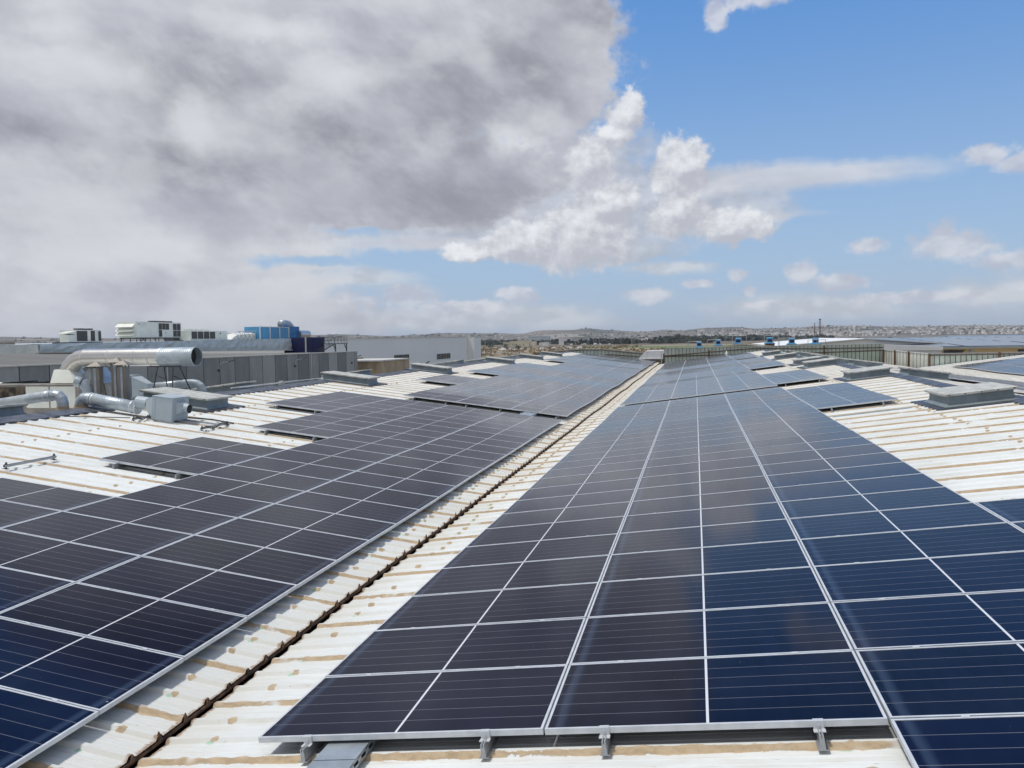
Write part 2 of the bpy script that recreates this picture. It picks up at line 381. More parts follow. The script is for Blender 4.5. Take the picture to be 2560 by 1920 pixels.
# soft cloud bank behind the towers
dm = sstep(nt, mth(nt, 'ADD', field([(-9.,10.8,9.,4.8),(-2.,9.2,9.5,2.8),(-12.,7.8,13.,2.0),(-7,6.2,8,1.1)], Pf, .3), mth(nt, 'MULTIPLY', mth(nt, 'SUBTRACT', nm, .5), 1.1)), -.05, .4)
skyc = mixc(nt, mth(nt, 'MULTIPLY', dm, .8), skyc, mixc(nt, sstep(nt, bil, -.12, .15), S((.71,.725,.765)), S((.81,.82,.85))))
# wisps
dw = sstep(nt, mth(nt, 'ADD', field(wisp, Ps, .1), mth(nt, 'MULTIPLY', mth(nt, 'SUBTRACT', ns, .5), .9)), .0, .7)
skyc = mixc(nt, mth(nt, 'MULTIPLY', dw, .85), skyc, mixc(nt, sstep(nt, ns, .35, .65), S((.77,.785,.825)), S((.85,.86,.89))))
# towering cumulus
fc0 = field(cum, Pf, .12)
fc2 = field(cum, vmt(nt, 'ADD', Pf, (-.45, .9, 0)), .12)
fc = mth(nt, 'ADD', fc0, mth(nt, 'ADD', mth(nt, 'MULTIPLY', mth(nt, 'SUBTRACT', nm, .5), .9), mth(nt, 'MULTIPLY', mth(nt, 'SUBTRACT', nh, .5), .6)))
dc = sstep(nt, fc, -.07, .32)
rel = mth(nt, 'MULTIPLY', mth(nt, 'SUBTRACT', fc0, fc2), .26)
cc = mixc(nt, sstep(nt, mth(nt, 'ADD', mth(nt, 'ADD', mth(nt, 'MULTIPLY', bil, .7), rel), mth(nt, 'MULTIPLY', mth(nt, 'SUBTRACT', nh, .5), .45)), -.15, .30), S((.735,.745,.785)), S((.93,.94,.955)))
skyc = mixc(nt, mth(nt, 'MULTIPLY', dc, .96), skyc, cc)
# the great grey cloud
fb = mth(nt, 'ADD', field(big, Pw, .2), mth(nt, 'ADD', mth(nt, 'MULTIPLY', mth(nt, 'SUBTRACT', nm, .5), .45), mth(nt, 'MULTIPLY', mth(nt, 'SUBTRACT', nh, .5), .22)))
db = sstep(nt, fb, .0, .20)
gaps = field([(-22.,7.7,6.,.45),(-27,5.7,7.,.6),(-24.5,4.9,4,.5)], Ps, .1)
db = mth(nt, 'MULTIPLY', db, sstep(nt, mth(nt, 'ADD', gaps, mth(nt, 'MULTIPLY', mth(nt, 'SUBTRACT', nm, .5), 1.6)), .1, .7, 1, .0))
darkf = sstep(nt, mth(nt, 'ADD', field([(-31.5,12.0,13.5,2.3),(-18.5,9.9,12.,2.9),(-16.9,16.2,6.5,5.),(-12.3,18.,4.6,4.),(-34.5,17.0,7.,3.2),(-9.2,21.,4.6,3.6),(-44,13,5,1.4),(-25,14,9,2.5)], Pw, .25), mth(nt, 'MULTIPLY', mth(nt, 'SUBTRACT', nm, .5), 1.2)), -.3, .9)
lightf = sstep(nt, mth(nt, 'ADD', field([(-42.9,19.,4.2,2.1),(-33.9,14.8,3.,2.2),(-13.2,13.6,2.2,1.8),(-11.,14.9,2.6,1.6),(-38.,6.0,16.,3.0),(-41.9,16.9,6.5,2.),(-28.6,20.6,6.5,1.4),(-25.8,7.,8.,.8),(-24.,18,4,1.6)], Pw, .2), mth(nt, 'MULTIPLY', mth(nt, 'SUBTRACT', nm, .5), 1.4)), -.2, 1.0)
cb = mixc(nt, sstep(nt, mth(nt, 'ADD', mth(nt, 'MULTIPLY', ns, .5), mth(nt, 'MULTIPLY', nf, .5)), .38, .62), S((.715,.725,.77)), S((.80,.81,.84)))
sx_ = mth(nt, 'ADD', az, mth(nt, 'MULTIPLY', el, .9))
nk = fbm(comb(nt, mth(nt, 'MULTIPLY', sx_, .7), mth(nt, 'MULTIPLY', el, .75), 0.), .21, 8, .60)      # streaks combed down to the right
cb = mixc(nt, sstep(nt, nk, .47, .66, 0, .55), cb, S((.84,.85,.87)))
cb = mixc(nt, sstep(nt, nk, .50, .34, 0, .35), cb, S((.60,.61,.665)))
cb = mixc(nt, mth(nt, 'MULTIPLY', darkf, .72), cb, mixc(nt, sstep(nt, nk, .40, .62), S((.535,.54,.585)), S((.64,.65,.695))))
cb = mixc(nt, mth(nt, 'MULTIPLY', lightf, .8), cb, S((.86,.87,.89)))
cb = mixc(nt, sstep(nt, bilL, .0, .16, 0, .55), cb, S((.82,.83,.85)))
cb = mixc(nt, sstep(nt, bilL, .0, -.16, 0, .3), cb, S((.61,.62,.675)))
edge = mth(nt, 'MULTIPLY', sstep(nt, fb, .03, .3, 1, 0), sstep(nt, bil, -.06, .10))
cb = mixc(nt, mth(nt, 'MULTIPLY', edge, .5), cb, S((.88,.89,.91)))
cb = mixc(nt, sstep(nt, el, 22.8, 28., 0, .85), cb, S((.37,.40,.49)))      # unseen cloud above the view, darkened so near panels reflect less light
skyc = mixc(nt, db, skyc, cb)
# broken cloud overhead and behind, out of the picture
hi = mth(nt, 'MAXIMUM', sstep(nt, el, 24., 32.), sstep(nt, mth(nt, 'ABSOLUTE', az), 52., 70.))
gn = fbm(dirv, 2.6, 5, .6)
outw = mth(nt, 'MAXIMUM', sstep(nt, el, 45., 62.), sstep(nt, mth(nt, 'ABSOLUTE', az), 55., 80.))
gd = mth(nt, 'MULTIPLY', sstep(nt, mth(nt, 'ADD', gn, mth(nt, 'MULTIPLY', outw, .28)), .62, .72), hi)
skyc = mixc(nt, mth(nt, 'MULTIPLY', gd, .95), skyc, mixc(nt, sstep(nt, gn, .38, .66), S((.88,.885,.90)), S((.60,.62,.68))))
skyc = mixc(nt, sstep(nt, el, -1.5, -.2, 1, 0), skyc, (1.6,1.55,1.4))
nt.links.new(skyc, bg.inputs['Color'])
SC.view_settings.view_transform = 'Standard'; SC.view_settings.look = 'None'
SC.view_settings.exposure = 0; SC.view_settings.gamma = 1

# ------------------------------------------------------------------ roof geometry
XL_END, XR_END = -3.935, -3.895
def W(Y):                                                         # gentle sag between the portal frames
    a = min(max((Y-16)/22., 0), 1)
    return .022*a*math.sin(2*math.pi*(Y-3)/11.8) + .006*math.sin(Y*.9)
def zPL(x): return -2.73845 - math.tan(AL)*(x + 4.3757)           # left panel plane
def zPR(x): return -2.72431 + math.tan(AR)*(x + 2.96622)          # right panel plane
def zL(x): return zPL(x) - .155
def zR(x): return zPR(x) - .155
XRIDGE_L, XRIDGE_R = -15.0, 7.25
ZRL, ZRR = zL(XRIDGE_L), zR(XRIDGE_R)
def zOL(x): return ZRL - math.tan(AL)*(XRIDGE_L - x)              # outer left, falling away
def zOR(x): return ZRR - math.tan(AR)*(x - XRIDGE_R)              # outer right, falling away
XV2 = 18.4; ZV2 = zOR(XV2)
def z3(x): return ZV2 + math.tan(AR)*(x - XV2)                    # third slope, rising

RIB = [(0,0),(.065,0),(.075,.003),(.085,0),(.14,0),(.15,.003),(.16,0),(.215,0),(.239,.029),(.277,.029),(.299,0)]
RIBC = [(0,0),(.219,0),(.239,.035),(.279,.035),(.299,0)]
def sheet(name, mat, x0, x1, zf, y0, y1, prof, parent, jit=(0, 0)):
    rj = random.Random(21)
    mb = MB(); n = int((y1-y0)/.304); cols = []
    xs = [x0, x1]
    row = []
    for i in range(n):
        xs = [x0 + rj.uniform(-1, 1)*jit[0], x1 + rj.uniform(-1, 1)*jit[1]]
        for (py, pz) in prof:
            Y = y0 + i*.304 + py
            row.append([mb.vert((x, Y, zf(x) + pz + W(Y))) for x in xs])
    for a, b_ in zip(row, row[1:]):
        q = (a[0], a[1], b_[1], b_[0])
        mb.face(q)
    return mb.build(name, mat, parent)
YL0 = 5.33 - .23 - .304*38; YR0 = 4.78 - .23 - .304*36
wh = thing('warehouse', 'long low warehouse under white ribbed roofs carrying the solar arrays', 'building', (0, 0, -12))
off = (0, 0, 12)
def wpart(o): o.location = Vector(o.location) + Vector(off); return o
mL = sheet_mat('sheet_left', 5.33, [-4.26, -9.25, -12.9], XL_END, -1)
mR = sheet_mat('sheet_right', 4.78, [-3.52, .9, 5.25], XR_END, 1, True)
mO = sheet_mat('sheet_outer', 4.78, [12.2], -100, 1, False)
YENDL, YENDR = 93.9, 86.2
wpart(sheet('roof_sheet', mL, XRIDGE_L-.02, XL_END, zL, YL0, YENDL, RIB, wh, (0, .006)))
wpart(sheet('roof_sheet', mR, XR_END, XRIDGE_R+.02, zR, YR0, YENDR, RIB, wh, (.014, 0)))
wpart(sheet('roof_sheet', mO, -26.0, XRIDGE_L+.02, zOL, YL0, YENDL, RIBC, wh))
wpart(sheet('roof_sheet', mO, XRIDGE_R-.02, XV2-.05, zOR, YR0, YENDR, RIBC, wh))
wpart(sheet('roof_sheet', mO, XV2+.05, 29.5, z3, YR0, 73.0, RIBC, wh))
# gutters
mb = MB()
g0, g1, gz = -4.15, -3.68, -3.36
mb.box(g0, g1, -6, 97, gz-.02, gz); mb.box(g0-.02, g0, -6, 97, gz-.02, zL(-4.1)-.01); mb.box(g1, g1+.02, -6, 90, gz-.02, zR(-3.72)-.01)
wpart(mb.build('gutter', M['gutter'], wh))
mb = MB(); mb.box(XV2-.25, XV2+.25, -6, 86, ZV2-.35, ZV2-.33)
wpart(mb.build('gutter', M['gutter'], wh))
# foam closure along the left sheet's cut end, a spike under each rib
mb = MB(); y = YL0; x = XL_END+.004
zz = zL(XL_END)
while y < 92:
    w0 = W(y)
    j = random.uniform(-.006, .006)
    mb.hexa([(x-.03,y,zz-.040+w0),(x+.004,y,zz-.040+w0),(x+.004,y+.304,zz-.040+w0),(x-.03,y+.304,zz-.040+w0),
             (x-.03,y,zz-.016+w0),(x+.004,y,zz-.016+w0),(x+.004,y+.304,zz-.012+w0),(x-.03,y+.304,zz-.012+w0)])
    h = random.choice((.018,.03,.045,.055)) + random.uniform(0, .012); sk_ = random.uniform(-.012,.012)
    a = y+.232+j; b_ = y+.280+j
    mb.rings([[(x-.012,a,zz-.014+w0),(x+.016,a,zz-.014+w0),(x+.016,b_,zz-.014+w0),(x-.012,b_,zz-.014+w0)],
              [(x-.002,a+.022+sk_,zz+h+w0),(x+.006,a+.022+sk_,zz+h+w0),(x+.006,a+.027+sk_,zz+h+w0),(x-.002,a+.027+sk_,zz+h+w0)]])
    y += .304
wpart(mb.build('foam_closure', M['foam'], wh))
# ridge caps in overlapping lengths with scalloped lower edges
def ridge_cap(xr, zr, y0, y1, half, ta, tb):
    mb = MB(); y = y0
    while y < y1:
        L = 1.12; lift = .045 + (.006 if int(y*10) % 2 else 0)
        for (sx, t) in ((-1, ta), (1, tb)):
            hw = half
            k = int(L/.152); prev = None
            for i in range(k+1):
                yy = y + L*i/k; ww = W(yy)
                e = hw + (.035 if i % 2 else 0.0)
                zo = zr + lift + ww
                p0 = mb.vert((xr, yy, zo+.02)); p1 = mb.vert((xr+sx*e, yy, zo - e*t)); p2 = mb.vert((xr+sx*e, yy, zo - e*t - (.045 if i % 2 else .02)))
                if prev:
                    mb.face((prev[0], prev[1], p1, p0) if sx > 0 else (prev[0], p0, p1, prev[1]))
                    mb.face((prev[1], prev[2], p2, p1) if sx > 0 else (prev[1], p1, p2, prev[2]))
                prev = (p0, p1, p2)
        y += 1.1
    return wpart(mb.build('ridge_cap', M['ridgecap'], wh))
ridge_cap(XRIDGE_L, ZRL, YL0, YENDL, .46, math.tan(AL), math.tan(AL))
ridge_cap(XRIDGE_R, ZRR, YR0, YENDR, .30, math.tan(AR), math.tan(AR))
# walls below and white verge trims at the far ends
mb = MB()
for x0, x1, za, zb, ye in ((-26,-15,zOL(-26),ZRL,YENDL),(-15,-3.95,ZRL,zL(-3.95),YENDL),(-3.87,7.25,zR(-3.87),ZRR,YENDR),(7.25,18.35,ZRR,ZV2,YENDR),(18.45,29.5,ZV2,z3(29.5),73.1)):
    mb.hexa([(x0,ye-.2,-12),(x1,ye-.2,-12),(x1,ye-.05,-12),(x0,ye-.05,-12),(x0,ye-.2,za-.08),(x1,ye-.2,zb-.08),(x1,ye-.05,zb-.08),(x0,ye-.05,za-.08)])
    mb.hexa([(x0,-7,-12),(x1,-7,-12),(x1,-6.8,-12),(x0,-6.8,-12),(x0,-7,za-.08),(x1,-7,zb-.08),(x1,-6.8,zb-.08),(x0,-6.8,za-.08)])
mb.box(-26.1,-25.95,-7,YENDL,-12,zOL(-26)-.08)
wpart(mb.build('wall', M['cream_cladding'], wh))
mb = MB()
for x0, x1, za, zb, ye in ((-15,-4.0,ZRL,zL(-3.95),YENDL),(-26,-15,zOL(-26),ZRL,YENDL),(-3.8,7.25,zR(-3.8),ZRR,YENDR),(18.45,29.5,ZV2,z3(29.5),73.1)):
    mb = MB(); mb.hexa([(x0,ye-.25,za-.05),(x1,ye-.25,zb-.05),(x1,ye+.12,zb-.05),(x0,ye+.12,za-.05),(x0,ye-.25,za+.07),(x1,ye-.25,zb+.07),(x1,ye+.12,zb+.07),(x0,ye+.12,za+.07)])
    wpart(mb.build('verge_trim', M['white'], wh))

# ------------------------------------------------------------------ solar panels
PW, PH = 1.0135, .5055
def frame_mesh():
    mb = MB(); t = .0165; z0, z1 = -.038, 0
    mb.box(-PW, PW, -PH, -PH+t, z0, z1); mb.box(-PW, PW, PH-t, PH, z0, z1)
    mb.box(-PW, -PW+t, -PH+t, PH-t, z0, z1); mb.box(PW-t, PW, -PH+t, PH-t, z0, z1)
    return mb
def glass_mesh():
    mb = MB(); t = .0155
    mb.poly([(-PW+t,-PH+t,-.004),(PW-t,-PH+t,-.004),(PW-t,PH-t,-.004),(-PW+t,PH-t,-.004)])
    mb.poly([(-PW+t,-PH+t,-.008),(-PW+t,PH-t,-.008),(PW-t,PH-t,-.008),(PW-t,-PH+t,-.008)])
    return mb
ORD = 'zeroth first second third fourth fifth sixth seventh eighth ninth tenth eleventh twelfth thirteenth fourteenth fifteenth sixteenth seventeenth eighteenth nineteenth twentieth twenty-first twenty-second twenty-third twenty-fourth twenty-fifth twenty-sixth twenty-seventh twenty-eighth twenty-ninth thirtieth thirty-first thirty-second thirty-third thirty-fourth thirty-fifth thirty-sixth thirty-seventh thirty-eighth thirty-ninth fortieth'.split()
PX, PY = 2.04, 1.022
Y_R1, Y_R2, Y_R3 = 4.81, 32.05, 56.85
Y_L1, Y_L2, Y_L3 = 4.976, 27.45, 65.62
slots = []      # side, section, col, row, Y0 of section
def add(side, sec, y0, k, rows):
    for j in rows: slots.append((side, sec, k, j, y0 + (j+.5)*PY))
for k in (0, 1): add('right', 'front', Y_R1, k, range(0, 26))
add('right', 'front', Y_R1, 2, range(-3, 26))
add('right', 'front', Y_R1, 3, list(range(-3, 5)) + list(range(17, 24)))
for k in (0, 1, 2): add('right', 'middle', Y_R2, k, range(0, 24))
add('right', 'middle', Y_R2, 3, list(range(1, 8)) + list(range(16, 23)))
for k in (0, 1, 2): add('right', 'far', Y_R3, k, range(0, 28))
add('right', 'far', Y_R3, 3, list(range(0, 7)) + list(range(10, 27)))
for k in (0, 1): add('left', 'front', Y_L1, k, range(-3, 21))
add('left', 'front', Y_L1, 2, list(range(-3, 5)) + [7, 8, 9] + list(range(12, 21)))
add('left', 'front', Y_L1, 3, range(16, 21))
for k in (0, 1, 2): add('left', 'middle', Y_L2, k, range(0, 37))
add('left', 'middle', Y_L2, 3, list(range(7, 11)) + list(range(15, 30)))
for k in (0, 1, 2): add('left', 'far', Y_L3, k, range(0, 27))
add('left', 'far', Y_L3, 3, list(range(0, 5)) + list(range(6, 14)) + list(range(16, 26)))
def slot_matrix(s):
    side, sec, k, j, Y = s
    u = (k+.5)*PX
    if side == 'right':
        x = -2.96622 + u*math.cos(AR); z = zPR(x); rot = Matrix.Rotation(-AR, 4, 'Y')
        # settle of the frame runs
    else:
        x = -4.3757 - u*math.cos(AL); z = zPL(x); rot = Matrix.Rotation(AL, 4, 'Y') @ Matrix.Rotation(math.pi, 4, 'Z')
    z += {'front': 0, 'middle': .035, 'far': .045}[sec]
    dwy = (W(Y+.5) - W(Y-.5))
    tilt = Matrix.Rotation(math.atan(dwy) + random.gauss(0, .0022), 4, 'X')
    t2 = Matrix.Rotation(random.gauss(0, .0011), 4, 'Y')
    return Matrix.Translation((x, Y, z + W(Y))) @ tilt @ t2 @ rot, Vector((x, Y, z))
info = []
for s in slots:
    m, p = slot_matrix(s)
    size = abs(p.z)/max(p.length, 1)**3 if p.y > 0 else 0
    info.append((-p.length if p.y > 1.5 else -200, s, m))
info.sort(key=lambda t: -t[0])
fm, gm = frame_mesh(), glass_mesh()
fo = fm.build('frame', [M['alu']]); go = gm.build('glass', [M['glass']])
cos = []
for sx in (-.62, .62):
    cmb = MB(); cmb.box(sx-.022, sx+.022, PH-.010, PH+.020, -.01, .0035); cos.append(cmb.build('clamp', [M['alu']]))
colcount = {}
rowidx = {}
for s in sorted(slots, key=lambda s: s[3]):
    key = (s[0], s[1], s[2]); colcount[key] = colcount.get(key, 0) + 1; rowidx[s] = colcount[key]
colname = ['column beside the valley', 'second column from the valley', 'third column from the valley', 'outermost stepped column']
far_g, far_f = MB(), MB()
n_ind = 0
for d, s, m in info:
    side, sec, k, j, Y = s
    if n_ind < 300:
        n_ind += 1
        root = bpy.data.objects.new('solar_module', None); COL.objects.link(root); root.matrix_world = m
        tag(root, '%s %s array solar panel, %s, %s from its near end' % (side, sec, colname[k], ORD[rowidx[s]]), 'solar panel', 'solar panels in rows on the white roof')
        for src in (fo, go) + (tuple(cos) if -d < 16 else ()):
            c = src.copy(); COL.objects.link(c); c.parent = root
    else:
        for mbx, dst in ((fm, far_f), (gm, far_g)):
            off_i = len(dst.v)
            for v in mbx.v: dst.v.append(tuple(m @ Vector(v)))
            for f_ in mbx.f: dst.f.append(tuple(i+off_i for i in f_)); dst.m.append(0)
for o in [fo, go] + cos: bpy.data.objects.remove(o)
# the rest of the panels as one object: glass needs panel-local lines, so keep the far ones plain
def far_glass():
    m, nt, b = new_mat('solar_glass_far')
    g = nd(nt, 'ShaderNodeNewGeometry'); r_ = g.outputs['Random Per Island']
    n = noise(nt, g.outputs['Position'], .3, 3)
    nt.links.new(mixc(nt, mth(nt, 'ADD', mth(nt, 'MULTIPLY', r_, .6), mth(nt, 'MULTIPLY', n, .4)), (.006,.009,.024), (.014,.016,.034)), b.inputs['Base Color'])
    b.inputs['Roughness'].default_value = .10; b.inputs['IOR'].default_value = 1.20
    return m
M['glass_far'] = far_glass()
mb = MB(); mb.v = far_f.v + far_g.v; mb.f = far_f.f + [tuple(i+len(far_f.v) for i in f_) for f_ in far_g.f]; mb.m = [0]*len(far_f.f) + [1]*len(far_g.f)
# arrays on the far slopes of the roof (seen almost edge-on, and on the third slope)
def array_on(mb, x0, n, y0, rows, zf, ang, sgn):
    for k in range(n):
        for j in range(rows):
            x = x0 + (k+.5)*PX*math.cos(ang); Y = y0 + (j+.5)*PY
            m = Matrix.Translation((x, Y, zf(x)+.155+W(Y))) @ Matrix.Rotation(sgn*ang + random.gauss(0,.001), 4, 'Y') @ Matrix.Rotation(random.gauss(0,.002), 4, 'X')
            for src, mi in ((fm, 0), (gm, 1)):
                o_ = len(mb.v)
                for v in src.v: mb.v.append(tuple(m @ Vector(v)))
                for f_ in src.f: mb.f.append(tuple(i+o_ for i in f_)); mb.m.append(mi)
array_on(mb, 9.5, 3, 27.9, 17, zOR, AR, 1)
array_on(mb, 8.7, 3, 12.0, 14, zOR, AR, 1)
array_on(mb, 19.9, 3, 47.0, 22, z3, AR, -1)
tag(mb.build('solar_panels', [M['alu'], M['glass_far']]), 'distant rows of blue solar panels at the far end of the roof', 'solar panels', None, 'stuff')

# rails under the arrays
def rail(x, y0, y1, side):
    mb = MB(); z = (zPR(x) if side == 'right' else zPL(x)); a = (-AR if side == 'right' else AL)
    n = max(1, int((y1-y0)/3)); ys = [y0+(y1-y0)*i/n for i in range(n+1)]
    prof = [(-.030,-.130),(-.030,-.125),(-.016,-.125),(-.012,-.042),(-.0035,-.042),(-.0035,-.060),(.0035,-.060),(.0035,-.042),(.012,-.042),(.016,-.125),(.030,-.125),(.030,-.130)]
    mb.rings([[(px_, yy, pz_+W(yy)) for px_, pz_ in prof] for yy in ys])
    o = mb.build('mounting_rail', M['alu_dark'], None, (x, 0, z), False, (0, a, 0))
    o.location.y = 0
    if side == 'right': w_ = 'right'
    return o
RW = ['first', 'second', 'third', 'fourth', 'fifth', 'sixth', 'seventh', 'eighth']
for side, secs in (('right', (('front', Y_R1, 26, [(0,0),(1,0),(2,-3)]), ('middle', Y_R2, 24, [(0,0),(1,0),(2,0)]), ('far', Y_R3, 28, [(0,0),(1,0),(2,0)]))),
                   ('left', (('front', Y_L1, 21, [(0,-3),(1,-3),(2,99)]), ('middle', Y_L2, 37, [(0,0),(1,0),(2,0)]), ('far', Y_L3, 27, [(0,0),(1,0),(2,0)])))):
    for sec, y0, nr, cols_ in secs:
        c = 0
        for k, j0 in cols_:
            for fr in (.19, .81):
                if j0 == 99: continue
                u = (k+fr)*PX
                x = -2.96622 + u*math.cos(AR) if side == 'right' else -4.3757 - u*math.cos(AL)
                o = rail(x, y0 + j0*PY - .10, y0 + nr*PY + .02, side)
                tag(o, 'aluminium mounting rail under the %s %s array, %s out from the valley' % (side, sec, RW[c]), 'mounting rail', 'mounting rails under the arrays'); c += 1
blocks = [('right',3,Y_R1,-3,5,'near right-hand side block'),('right',3,Y_R1,17,24,'first stepped block on the right'),('right',3,Y_R2,1,8,'second stepped block on the right'),('right',3,Y_R2,16,23,'third stepped block on the right'),
          ('left',2,Y_L1,-3,5,'nearest stepped block on the left'),('left',2,Y_L1,7,10,'small three-row block on the left'),('left',2,Y_L1,12,21,'larger stepped block on the left'),('left',3,Y_L1,16,21,'outer five-row block on the left'),
          ('left',3,Y_L2,7,11,'four-row block beyond the left gap'),('left',3,Y_L2,15,30,'long outer block on the left slope')]
for side, k, y0, a, b_, nm_ in blocks:
    for fr, wd in ((.19, 'lower'), (.81, 'upper')):
        u = (k+fr)*PX
        x = -2.96622 + u*math.cos(AR) if side == 'right' else -4.3757 - u*math.cos(AL)
        o = rail(x, y0 + a*PY - .10, y0 + b_*PY + .02, side)
        tag(o, '%s mounting rail under the %s' % (wd, nm_), 'mounting rail', 'mounting rails under the arrays')
# end clamps on the front frame edge of the right array
for i, (k, fr) in enumerate(((0,.19),(0,.81),(1,.19),(1,.81))):
    u = (k+fr)*PX; x = -2.96622 + u*math.cos(AR)
    mb = MB(); mb.box(-.03,.03,-.012,.0,-.046,.002); mb.box(-.03,.03,-.001,.012,.0015,.005); mb.box(-.034,.034,-.05,-.012,-.050,-.045)
    mb.tube([(0,-.013,-.022),(0,-.019,-.022)], .006, 6)
    o = mb.build('end_clamp', M['alu'], None, (x, Y_R1 + .005, zPR(x)+W(Y_R1)), False, (0, -AR, 0))
    tag(o, 'small end clamp on the front frame edge, %s from the left' % RW[i], 'clamp', 'end clamps on the front frame edge')

mb = MB(); mb.tube([(-.75+.09*i, 4.98+.02*math.sin(i), zPR(-.75+.09*i)-.06-.035*math.sin(math.pi*i/9.)) for i in range(10)], .006, 6)
tag(mb.build('cable', simple('red_cable', (.35,.03,.03), (.25,.02,.02))), 'red cable loop hanging under the front edge of the right array', 'cable')
mb = MB(); mb.tube([(.25+.10*i, 5.02, zPR(.25+.10*i)-.055-.05*math.sin(math.pi*i/9.)) for i in range(10)], .007, 6)
tag(mb.build('cable', M['cable']), 'black cable loop hanging under the front edge of the right array', 'cable')
# cable tray in front of the right array
t = thing('cable_tray', 'grey lidded cable tray running under the front edge of the right array', 'cable tray', (-2.28, 0, zR(-2.28)+.032), (0, -AR, 0))
mb = MB()
mb.box(-.15,.15,3.2,4.60,.052,.056); mb.box(-.15,.15,4.605,8.2,.054,.058); mb.box(-.153,-.149,3.2,8.2,.03,.055)
mb.build('lid', M['galv'], t)
mb = MB(); mb.box(-.145,.145,3.2,8.2,0,.004)
for y_ in [3.2+.12*i for i in range(42)]:
    mb.box(.147,.150,y_,y_+.05,.0,.052)
mb.box(.147,.150,3.2,8.2,.0,.014); mb.box(.147,.150,3.2,8.2,.038,.052); mb.box(-.148,-.145,3.2,8.2,.0,.052)
mb.build('tray_base', M['galv'], t)
t = thing('cable_tray', 'short cable tray lid bridging the gap between left front and middle arrays', 'cable tray', (-5.7, 0, zL(-5.7)+.045), (0, AL, 0))
mb = MB(); mb.box(-.22,.22,26.5,27.9,.09,.096); mb.box(-.22,-.216,26.5,27.9,.03,.09); mb.box(.216,.22,26.5,27.9,.03,.09); mb.build('lid', M['galv'], t)
mb = MB(); mb.box(-.21,.21,26.5,27.9,0,.03); mb.build('tray_base', M['galv'], t)

# ------------------------------------------------------------------ roof hatches
def skylight(x, Y, side, Lx, Ly, label, group, hl=0, flash=True):
    """x = middle of the hatch, side picks the slope it sits on"""
    zf, a = {'L': (zL, AL), 'R': (zR, -AR), 'OL': (zOL, -AL), 'OR': (zOR, AR)}[side]
    t = thing('roof_hatch', label, 'roof hatch', (x, Y, zf(x) + W(Y)), (0, a, 0), group)
    if flash:
        mb = MB(); fx, fy = Lx/2+.32, Ly/2+.42; n = int(2*fy/.152)
        prev = None
        for i in range(n+1):
            yy = -fy + 2*fy*i/n; e = .03 if i % 2 else 0
            h = .045 + (.006 if i % 2 else 0)
            r = [mb.vert(p) for p in ((-fx-e, yy, h-.035), (-fx-e, yy, h), (fx+e, yy, h), (fx+e, yy, h-.035))]
            if prev:
                for k in range(3): mb.face((prev[k], r[k], r[k+1], prev[k+1]))
            prev = r
        mb.box(-fx, fx, -fy-.004, -fy, .004, .047); mb.box(-fx, fx, fy, fy+.004, .004, .047)
        mb.build('flashing', M['bitumen'], t)
    def ring(d, z): X_, Y_ = Lx/2+d, Ly/2+d; return [(-X_,-Y_,z),(X_,-Y_,z),(X_,Y_,z),(-X_,Y_,z)]
    mb = MB(); mb.rings([ring(.13,.048), ring(.06,.075), ring(.015,.12), ring(0,.17), ring(.0,.27), ring(.02,.27), ring(.02,.285)])
    mb.build('curb', M['curb'], t)
    mb = MB(); mb.rings([ring(.075,.286), ring(.085,.290), ring(.085,.335), ring(.07,.345), ring(-.1,.350)])
    # seams and closing strips on the cap
    for k in (-1, 1):
        mb.box(k*(Lx/2+.0862)-.002, k*(Lx/2+.0862)+.002, -.03, .03, .29, .345)
    mb.box(-Lx/2-.05, Lx/2+.05, -.010, .010, .3455, .354)
    for u in [(-.5+.25*i) for i in range(5)]:
        for k in (-1, 1):
            mb.box(u*Lx-.018, u*Lx+.018, k*(Ly/2+.088)-.006, k*(Ly/2+.088)+.006, .30, .325, 1)
    mb.build('lid', [M['lid'], M['rust']], t)
    return t
YR = [20.9, 32.7, 44.4, 49.2, 60.9, 71.6]
nR = ['nearest roof hatch on the right slope, big grey box with weathered lid','second roof hatch along the right slope behind the first stepped panel block','third roof hatch along the right slope','fourth roof hatch along the right slope','fifth roof hatch along the right slope near its far end','farthest roof hatch on the right slope beside the last panels']
for y_, l_ in zip(YR, nR): skylight(6.42, y_, 'R', 1.36, 1.55, l_, 'roof hatches along the right ridge')
YO = [32.5, 43.0, 48.6, 56.5, 63.5, 72.0]
nO = ['nearest roof hatch just over the right ridge beside a low panel strip','second roof hatch over the right ridge','third roof hatch over the right ridge','fourth roof hatch over the right ridge','fifth roof hatch over the right ridge','farthest roof hatch over the right ridge before the clad wall']
for i, (y_, l_) in enumerate(zip(YO, nO)): skylight(8.35, y_, 'OR', 1.36, 1.25, l_, 'roof hatches along the right ridge', flash=(i == 0))
YLh = [19.95, 31.05, 41.7, 57.5, 69.0, 79.5]
nL = ['long roof hatch on the left slope right behind the grey fan box','second roof hatch on the left slope behind the outer five-row panel block','third roof hatch on the left slope, its dark flashing touching the panels','fourth roof hatch on the left slope beside the long outer panels','fifth roof hatch on the left slope next to the far array','farthest roof hatch on the left slope by the clad end wall']
for y_, l_ in zip(YLh, nL): skylight(-14.2, y_, 'L', 2.0, 1.05, l_, 'roof hatches along the left ridge')
YLo = [15.3, 25.5, 36.2, 52.5, 60.5, 72.0]
nLo = ['roof hatch at the left picture edge behind the elbow ducts','roof hatch just over the left ridge in front of the precast wall','small roof hatch over the left ridge before the beige block','roof hatch over the left ridge beside the orange shrubs','roof hatch over the left ridge, second from its far end','farthest roof hatch over the left ridge']
for i, (y_, l_) in enumerate(zip(YLo, nLo)): skylight(-16.65, y_, 'OL', 2.0, 1.05, l_, 'roof hatches along the left ridge', flash=(i < 3))

